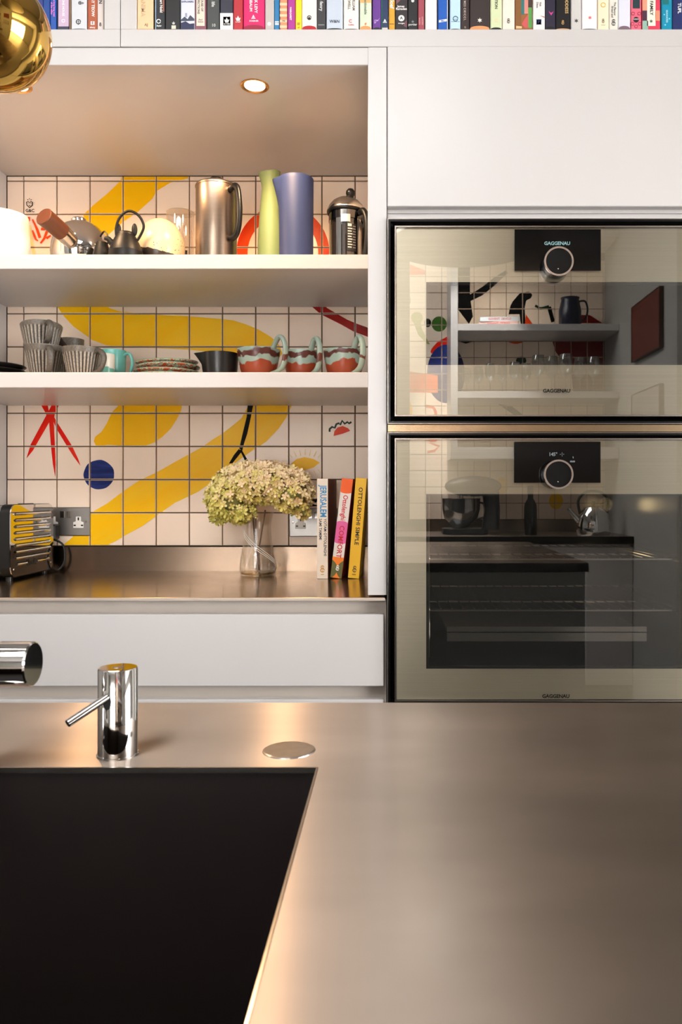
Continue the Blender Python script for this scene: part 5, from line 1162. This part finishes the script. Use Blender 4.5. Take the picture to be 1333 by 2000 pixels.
def plain_mug(name, label, cat, loc, R1, R0, Hh, m, hand, hr=.0055, big=1.0, lift=0.0, group=None, flt=1.2, mh=None):
    t = thing(name, label, cat, loc, group)
    MB().lathe([(0, 0), (R0 * .9, 0), (R0, .003), (R0 + (R1 - R0) * .5, Hh * .4), (R0 + (R1 - R0) * .85, Hh * .75), (R1, Hh * .97), (R1 - .0012, Hh), (R1 - .0035, Hh * .97), (R0, Hh * .3), (R0 * .8, .006), (0, .006)], 44).build('body', m, t, smooth=True, world=False)
    ca, sa = math.cos(hand), math.sin(hand)
    hp = [(R1 * .92, Hh * (.84 + lift * .4)), (R1 + .010 * big, Hh * (.90 + lift)), (R1 + .022 * big, Hh * (.86 + lift)), (R1 + .030 * big, Hh * (.66 + lift * .6)), (R1 + .024 * big, Hh * .40), (R1 + .010 * big, Hh * .22), (R1 * .84, Hh * .16)]
    MB().tube([(q[0] * ca, q[0] * sa, q[1]) for q in hp], hr, 12, flatten=flt).build('handle', mh or m, t, smooth=True, world=False)
    return t
Y = 2.25; s = Y / F
plain_mug('turquoise_mug', 'turquoise mug with a round handle and cream foot', 'mug', on2(221, Y), 25 * s, 22 * s, Z_(685, Y) - E2, M_turq, -.25, .0042, .85)
Y = 2.15; s = Y / F
t = plain_mug('dipped_mug', 'small cream mug with turquoise foot half hidden behind a ribbed mug', 'mug', on2(207, Y), 17 * s, 17 * s, Z_(692, Y) - E2, M_turq2, 1.9, .004, .5)
# patterned plates
M_marb = glaze_bands('marbled_slipware', [(0, (176, 74, 42)), (.05, (158, 178, 158)), (.10, (112, 50, 36)), (.14, (168, 190, 168)), (.20, (180, 84, 52))], .10, 55.0)
zz = E2; Yp3 = 2.16
for i, (rr, nm) in enumerate(((.0895, 'lowest marbled terracotta and celadon plate'), (.0875, 'second marbled plate from the bottom of the stack'), (.0845, 'third marbled plate in the stack'), (.0825, 'topmost marbled green and brown plate'))):
    p = thing('marbled_plate', nm, 'plate', (X_(327 + (0, -1, 2, 0)[i], Yp3), Yp3, zz), 'stack of marbled slipware plates')
    p.rotation_euler = (0, (0.0, 0.0, .03, .045)[i], i * 1.3)
    MB().lathe([(0, 0), (rr * .62, 0), (rr * .66, .0015), (rr * .99, .0125), (rr, .015), (rr * .975, .0165), (rr * .68, .006), (0, .005)], 56).build('plate_body', M_marb, p, smooth=True, world=False)
    MB().lathe([(rr * .985, .0135), (rr * 1.006, .0148), (rr * .985, .0168)], 56).build('rim', flat((150, 160, 134)), p, smooth=True, world=False)
    zz += .0112 + (.002 if i >= 1 else 0)
# black spouted bowl
Y = 2.14; s = Y / F; t = thing('black_bowl', 'black bowl with a pouring lip between plates and glazed mugs', 'bowl', on2(430, Y))
hj = Z_(691, Y) - E2
pr = [(30 * s, 0), (31 * s, .003), (33 * s, hj * .3), (34.5 * s, hj * .6), (35.2 * s, hj * .85), (35.6 * s, hj)]
gv = lipped(pr, 56, .021, hj * .55, PI * 1.02, .3); gv.f = [f_ for f_ in gv.f if len(f_) < 30 or min(gv.v[i][2] for i in f_) < .001]; gv.mi = [0] * len(gv.f)
gv.build('body', M_blkglz, t, smooth=True, world=False)
MB().lathe([(34 * s, hj), (33 * s, hj * .5), (28 * s, .006), (0, .005)], 44).build('inner_wall', M_blkglz, t, smooth=True, world=False)
MB().tube([(-20 * s, 29 * s, hj * .8), (-26 * s, 38 * s, hj * .85), (-27 * s, 39 * s, hj * .5), (-19 * s, 28 * s, hj * .25)], .004, 10).build('handle', M_blkglz, t, smooth=True, world=False)
# glazed mugs
CEL = (146, 166, 154)
M_gl = glaze_bands('celadon_over_terracotta', [(0, (146, 60, 32)), (.43, CEL), (.585, (84, 38, 30)), (.735, CEL)], .040, 26.0, .3)
M_gl_h = glaze_bands('celadon_handle_glaze', [(0, CEL), (.42, (98, 48, 36)), (.56, CEL)], .05, 40.0, .3)
for (px, Y, rt_, rb_, py, ha, lab) in ((505.5, 2.12, 42, 30, 683, -.6, 'glazed terracotta mug with celadon bands, leftmost of three, beside the black bowl'),
                                       (590, 2.15, 36.5, 27, 687, -.9, 'glazed terracotta mug with celadon bands, middle of three'),
                                       (673, 2.12, 41, 30, 685, -.98, 'glazed terracotta mug with celadon bands, rightmost of three by the niche frame')):
    s = Y / F
    plain_mug('glazed_mug', lab, 'mug', on2(px, Y), rt_ * s, rb_ * s, Z_(py, Y) - E2, M_gl, ha, .0056, 1.3, .40, 'glazed mugs on the lower shelf', 1.5, M_gl_h)

# ------------------------------------------------------------------ the other side of the kitchen, seen mirrored in the oven doors
def RV(px, py, Yv): return Vector((X_(px, Yv), 2 * YD - Yv, Z_(py, Yv)))      # a point seen in the oven glass at mirrored depth Yv
YVO = 2 * YD - OY
wo = struct(MB().box(-RX, 0.12, -OY + .006, -OY + .12, 0, CEIL).build('wall_opposite', M_grout), 'opposite kitchen wall of painted cream tiles'); wo.rotation_euler = (0, 0, PI)
opp = []
def op(cn, pts, ox, oy, sc): opp.append((cn, [(-X_(ox + x / sc, YVO), Z_(oy + y / sc, YVO)) for x, y in pts]))
A = (750, 420, 4.444); B = (750, 640, 4.444); D = (1030, 540, 4.4); G = (750, 840, 4.444)
op('black', [(640, 430), (750, 430), (750, 690), (860, 620), (960, 540), (1060, 480), (1080, 500), (940, 630), (850, 700), (755, 745), (775, 880), (740, 945), (640, 810)], *A)
op('black', [(1085, 860), (1100, 790), (1120, 750), (1180, 680), (1260, 662), (1292, 690), (1280, 720), (1240, 740), (1225, 800), (1232, 945), (1190, 945), (1180, 860)], *A)
op('orange', [(1235, 860), (1295, 945), (1228, 945)], *A)
op('coral', [(60, 360), (360, 480), (360, 515), (212, 520), (210, 635), (60, 625)], *A)
op('leaf', ellipse(118, 725, 36, 72), *A); op('leaf', ellipse(205, 735, 28, 60), *A); op('lime', [(100, 800), (140, 850), (175, 950), (150, 965), (110, 900)], *A)
op('lime', ellipse(288, 890, 52, 50), *A); op('lime', [(250, 910), (320, 910), (330, 985), (400, 1120), (380, 1120), (300, 1040)], *A)
op('black', ellipse(382, 935, 30, 38), *A); op('leaf', ellipse(482, 945, 66, 66), *A)
op('red', [(470, 120), (420, 175), (405, 205), (415, 225), (480, 195), (580, 120), (580, 60)], *B)
op('blue', ellipse(540, 400, 165, 255), *B)
op('coral', [(80, 340), (200, 375), (470, 415), (470, 565), (200, 560), (80, 490)], *B)
op('yellow2', ellipse(95, 720, 155, 150), *B)
op('coral', stroke([(368, 680), (430, 690), (452, 730), (450, 775)], 26), *B)
op('coral', stroke([(375, 75), (470, 90), (400, 110), (480, 140), (440, 180), (380, 190)], 22), *G)
op('orange', ellipse(1148, 90, 82, 50), *B); op('black', stroke([(655, 110), (715, 130), (775, 110)], 18), *B)
op('maroon', [(200, 500), (690, 500), (690, 990), (400, 990), (380, 830), (250, 650)], *D); op('maroon', [(440, 400), (460, 330), (540, 330), (650, 400)], *D)
op('green', ellipse(1195, 285, 45, 35), *B); op('green', stroke([(70, 250), (120, 275), (190, 255)], 22), *D); op('black', stroke([(190, 260), (225, 390)], 34), *D)
op('green', [(990, 660), (1110, 680), (1230, 770), (1150, 770)], *B)
op('yellow2', ellipse(1030, 480, 55, 70), *G); op('yellow2', ellipse(250, 610, 60, 70), 1030, 840, 4.4)
uo = [-RX] + [-X_(926.6 + 31.6 * k, YVO) for k in range(8, -30, -1)]
uo = [u for u in uo if u <= -.005]; uo = sorted(set(round(u, 5) for u in uo))
vo_ = [.974 + .1 * k for k in range(17)]
tile_wall(wo, uo, vo_, opp, lambda u, v: (u, -OY + .008, v))
# wall unit with shelves
Yu = 2 * YD - (OY + .32); yuf = OY + .32; xu0, xu1 = X_(881, Yu), RX - .002
un = thing('wall_shelf_unit', 'white wall shelf unit on the opposite wall mirrored in the ovens', 'shelving', (.82, OY + .16, Z_(896, Yu)))
MB().box(xu0, X_(895, Yu), OY + .001, yuf, Z_(896, Yu), 2.62).build('side_panel', M_white, un, bevel=.001)
for a_, b_ in ((632, 645), (764, 777), (873, 896)):
    MB().box(X_(895, Yu), xu1, OY + .001, yuf - .004, Z_(b_, Yu), Z_(a_, Yu)).build('shelf', M_white, un, bevel=.001)
MB().box(xu0, xu1, OY + .001, yuf, 2.62, 2.66).build('top_panel', M_white, un, bevel=.001)
for px, lab in ((925, 'left added fill light in the top of the opposite shelf unit'), (1010, 'right added fill light in the top of the opposite shelf unit')):  # added lamps, put in only to brighten the mirrored shelves
    q = thing('added_shelf_light', lab, 'downlight', (X_(px, Yu), yuf - .07, 2.62), 'added fill lights in the opposite shelf unit')
    MB().lathe([(.030, 0), (.030, -.0015), (.024, -.002), (.022, 0), (.030, 0)], 32).build('bezel', M_chrome_s, q, world=False)
    MB().lathe([(0, -.0006), (.022, -.0006)], 24).build('lens', M_lamp, q, world=False)
    d = bpy.data.lights.new('shelf_fill_lamp', 'SPOT'); d.energy = 10; d.color = (1.0, .93, .80); d.spot_size = math.radians(120); d.spot_blend = .7; d.shadow_soft_size = .02
    o = bpy.data.objects.new('shelf_fill_lamp', d); C.objects.link(o); o.parent = q; o.location = (0, 0, -.004)
# books and jug on its upper shelf
Ym = Yu + .1; zsh = Z_(632, Yu) + .0004
for i, (cc, lab) in enumerate((((226, 186, 176), 'pale pink cookbook lying under the white one in the mirrored shelf'), ((216, 224, 226), 'white cookbook lying on top in the mirrored shelf'))):
    q = thing('flat_book', lab, 'book', (X_(976, Ym), OY + .19, zsh + i * .026), 'cookbooks lying on the opposite shelf'); q.rotation_euler = (0, 0, .14 - .1 * i)
    MB().box(-.115, .115, -.08, .08, 0, .0035).box(-.115, .115, -.08, .08, .0215, .025).box(-.115, .115, .077, .08, .0035, .0215).build('cover', flat(cc), q, world=False)
    MB().box(-.112, .112, -.077, .0765, .0036, .0214).build('pages', M_paper, q, world=False)
    text_mb('GOOD THINGS', .019, bold=.0005).xf(Matrix.Translation((0, .0803, .0125)) @ Matrix.Rotation(PI, 4, 'Z') @ UP).build('lettering', flat((206, 90, 90)), q, world=False)
q = thing('dark_jug', 'dark jug on the upper mirrored shelf', 'jug', (X_(1118, Ym), OY + .17, zsh))
MB().lathe([(0, 0), (.062, 0), (.066, .01), (.066, .11), (.058, .15), (.052, .17), (.056, .185), (.052, .185), (.05, .17), (0, .01)], 36).build('body', mat('dark_blue_glaze', (30, 34, 48), .25), q, smooth=True, world=False)
MB().tube([(.055, .0, .165), (.09, .0, .165), (.105, .0, .12), (.095, .0, .07), (.064, .0, .045)], .006, 10).build('handle', mat('dark_blue_glaze', (30, 34, 48), .25), q, smooth=True, world=False)
# wine glasses
zg = Z_(764, Yu) + .0004
M_wine = glass_mat('wine_glass_crystal', (.93, .95, .94), .14)
def wine_glass(k, label, x, y):
    t = thing('wine_glass', label, 'wine glass', (x, y, zg), 'wine glasses on the opposite shelf')
    MB().lathe([(0, 0), (.033 * k, 0), (.034 * k, .0015), (.012 * k, .005), (.004, .012), (.0035, .085 * k), (.008, .095 * k), (.030 * k, .115 * k), (.039 * k, .145 * k), (.037 * k, .185 * k), (.032 * k, .215 * k), (.0312 * k, .215 * k), (.0362 * k, .185 * k), (.038 * k, .145 * k), (.029 * k, .1165 * k), (0, .099 * k)], 24).build('glass_body', M_wine, t, smooth=True, world=False)
    MB().lathe([(.0316 * k, .2142 * k), (.0326 * k, .2152 * k), (.0316 * k, .2162 * k)], 24).build('rim', M_chrome, t, world=False)
    return t
gx = [(912, .17, .72), (936, .12, .80), (958, .2, .82), (982, .12, .84), (1006, .2, .86), (1028, .1, .90), (1052, .2, 1.05), (1078, .12, 1.08), (1106, .2, 1.08), (1134, .12, 1.05), (1160, .2, 1.0)]
names_ = ['small wine glass at the left end of the mirrored row', 'second small wine glass in the mirrored row', 'third wine glass in the mirrored row', 'fourth wine glass in the mirrored row', 'fifth wine glass in the mirrored row', 'sixth wine glass in the mirrored row',
          'seventh wine glass, first of the tall ones in the mirrored row', 'eighth wine glass, a tall one in the mirrored row', 'ninth wine glass, a tall one in the mirrored row', 'tenth wine glass in front of the red paint in the mirrored row', 'last wine glass at the right end of the mirrored row']
for (px, dy, k), nm in zip(gx, names_): wine_glass(k, nm, X_(px, YVO - dy), OY + dy)
# counter with cupboards
cb = thing('opposite_counter', 'run of pale cupboards with a steel worktop along the opposite wall', 'counter', (.65, OY + .3, 0))
MB().box(-.2, RX - .002, OY + .001, OY + .60, .86, .90).build('worktop', M_steel_top, cb, bevel=.001)
MB().box(-.2, RX - .002, OY + .001, OY + .012, .90, .972).build('upstand', M_steel_v, cb)
for i in range(3):
    MB().box(-.19 + i * .5, .305 + i * .5 if i < 2 else RX - .003, OY + .56, OY + .58, .09, .84).build('door', M_white, cb, bevel=.001)
MB().box(-.19, RX - .004, OY + .02, OY + .555, .09, .855).build('carcass', M_white, cb)
MB().box(-.19, RX - .004, OY + .06, OY + .52, 0, .089).build('plinth', M_gap, cb)
# stand mixer
M_mix = mat('dark_mixer_enamel', (44, 46, 48), .25, var=.1)
ym = OY + .33; Yv_m = 2 * YD - ym
mx_ = thing('stand_mixer', 'dark stand mixer with a polished bowl mirrored in the lower oven', 'mixer', (X_(918, Yv_m), ym, .9004))
MB().prism(rrect(-.11, .11, -.10, .16, .05), 0, .035, 'z').xf(Matrix.Rotation(PI / 2, 4, 'Z')).build('base', M_mix, mx_, bevel=.004, world=False)
MB().tube([(.12, 0, .03), (.13, 0, .14), (.12, 0, .24)], [.055, .045, .05], 20).build('column', M_mix, mx_, smooth=True, world=False)
MB().ball((.02, 0, .275), .165, .066, .06, 28, 16).build('head', M_mix, mx_, smooth=True, world=False)
MB().lathe([(0, .04), (.05, .04), (.055, .05), (.095, .09), (.11, .14), (.112, .20), (.115, .205), (.110, .203), (.10, .14), (0, .06)], 40, (-.05, 0)).build('bowl', M_chrome, mx_, smooth=True, world=False)
MB().tube([(.055, -.02, .18), (.085, -.03, .17), (.085, -.03, .10), (.04, -.02, .09)], .006, 10).build('bowl_handle', M_chrome, mx_, smooth=True, world=False)
MB().tube([(-.05, 0, .23), (-.05, 0, .15)], .014, 12).build('beater_shaft', M_chrome_s, mx_, smooth=True, world=False)
q = thing('dark_bottle', 'tall black oil bottle mirrored in the lower oven', 'bottle', (X_(1037, 4.45), 2 * YD - 4.45, .9004))
MB().lathe([(0, 0), (.034, 0), (.036, .004), (.036, .15), (.033, .175), (.016, .205), (.0145, .26), (.0165, .262), (.0165, .275), (0, .275)], 32).build('body', mat('black_bottle_glass', (12, 14, 13), .08), q, smooth=True, world=False)
MB().lathe([(.0148, .235), (.0172, .235), (.0172, .277), (0, .279)], 24).build('cap', M_black, q, smooth=True, world=False)
q = thing('steel_kettle', 'polished kettle with a dark handle mirrored in the lower oven', 'kettle', (X_(1160, 4.45), 2 * YD - 4.45, .9004))
MB().lathe([(0, 0), (.09, 0), (.095, .01), (.092, .06), (.078, .12), (.055, .155), (.02, .165), (0, .166)], 40).build('body', M_chrome, q, smooth=True, world=False)
MB().lathe([(.006, .165), (.014, .178), (.010, .19), (0, .192)], 16).build('lid_knob', M_black, q, smooth=True, world=False)
MB().tube([(-.075, 0, .12), (-.085, 0, .19), (-.05, 0, .235), (0, 0, .245), (.05, 0, .235), (.085, 0, .19), (.075, 0, .12)], .008, 10).build('handle', M_black, q, smooth=True, world=False)
MB().tube([(-.08, .0, .08), (-.12, 0, .12), (-.14, 0, .15)], [.018, .013, .010], 14).build('spout', M_chrome, q, smooth=True, world=False)
for i, (px, hh, lab) in enumerate(((1262, .30, 'shorter red wooden pepper mill mirrored in the lower oven'), (1283, .42, 'taller red wooden pepper mill mirrored in the lower oven'))):
    q = thing('pepper_mill', lab, 'pepper mill', (X_(px, 4.5), 2 * YD - 4.5, .9004), 'red mills on the opposite counter')
    MB().lathe([(0, 0), (.03, 0), (.03, .02), (.022, .06), (.018, hh * .5), (.026, hh * .62), (.026, hh * .72), (.016, hh * .75)], 28).build('body', mat('red_lacquer_wood', (120, 24, 18), .25), q, smooth=True, world=False)
    MB().lathe([(.016, hh * .75), (.026, hh * .80), (.027, hh * .88), (.012, hh * .93), (.008, hh * .97), (0, hh)], 28).build('turning_head', mat('red_lacquer_wood', (120, 24, 18), .25), q, smooth=True, world=False)
# big shallow dish pendant over the island, out of the direct view
q = thing('dish_pendant', 'wide shallow bronze dish pendant mirrored in the upper oven', 'pendant lamp', (X_(912, 3.0), 2 * YD - 3.0, Z_(478, 3.0)))
MB().lathe([(.30, 0), (.29, .02), (.24, .055), (.15, .085), (.05, .10), (.048, .096), (.148, .08), (.236, .05), (.285, .018), (.30, 0)], 64).build('shade', mat('bronze_dish', (108, 98, 78), .38, .6, var=.05), q, smooth=True, world=False)
MB().lathe([(0, .05), (.06, .048), (.07, .06), (.05, .098)], 32).build('diffuser', mat('opal_diffuser', (220, 212, 196), .5), q, smooth=True, world=False)
MB().tube([(0, 0, .098), (0, 0, CEIL - Z_(478, 3.0) - .001)], .003, 8).build('cable', M_black, q, world=False)
# pictures on the side wall
for nm, lab, cc, z0, z1 in (('wall_picture', 'rust red painting high on the side wall mirrored in the upper oven', (104, 40, 22), 1.845, 2.13), ('wall_picture', 'grey print hanging below the rust red painting', (150, 144, 140), 1.44, 1.66)):
    q = thing(nm, lab, 'picture', (RX - .001, -.53, z0), 'pictures on the side wall')
    MB().box(RX - .022, RX - .001, -.75, -.31, z0, z1).build('canvas', mat('canvas_%d' % cc[0], cc, .7, var=.25, vscale=8), q, bevel=.001)
    ring = MB(); 
    for bx in ((RX - .024, RX - .001, -.756, -.75, z0 - .006, z1 + .006), (RX - .024, RX - .001, -.31, -.304, z0 - .006, z1 + .006), (RX - .024, RX - .001, -.75, -.31, z0 - .006, z0), (RX - .024, RX - .001, -.75, -.31, z1, z1 + .006)): ring.box(*bx)
    ring.build('frame', mat('thin_dark_frame', (70, 44, 30), .5), q)

# added fill spot at the ceiling, put in to brighten the mirrored opposite shelves
sp_l = Vector((.30, -.30, CEIL)); aim = Vector((.52, OY + .15, 1.85))
q = thing('added_fill_spot', 'small white ceiling spot added to brighten the opposite shelves', 'spotlight', sp_l)
MB().lathe([(0, 0), (.04, 0), (.04, -.015), (0, -.015)], 24).build('ceiling_base', M_white, q, smooth=True, world=False)
dv = (aim - sp_l).normalized(); Rq = (-dv).to_track_quat('Z', 'Y').to_matrix().to_4x4(); hd = Vector((0, 0, -.06))
MB().tube([(0, 0, -.012), hd], .006, 10).build('stem', M_white, q, smooth=True, world=False)
MB().lathe([(0, .05), (.028, .05), (.03, .045), (.03, -.05), (.027, -.05), (.027, -.03), (0, -.03)], 28).xf(Matrix.Translation(hd) @ Rq).build('lamp_head', M_white, q, smooth=True, world=False)
MB().lathe([(0, -.031), (.026, -.031)], 24).xf(Matrix.Translation(hd) @ Rq).build('lens', M_lamp, q, world=False)
d = bpy.data.lights.new('fill_spot_lamp', 'SPOT'); d.energy = 160; d.color = (1.0, .96, .90); d.spot_size = math.radians(34); d.spot_blend = .6; d.shadow_soft_size = .025
o = bpy.data.objects.new('fill_spot_lamp', d); C.objects.link(o); o.parent = q; o.location = hd + dv * .056; o.rotation_mode = 'QUATERNION'; o.rotation_quaternion = dv.to_track_quat('-Z', 'Y')
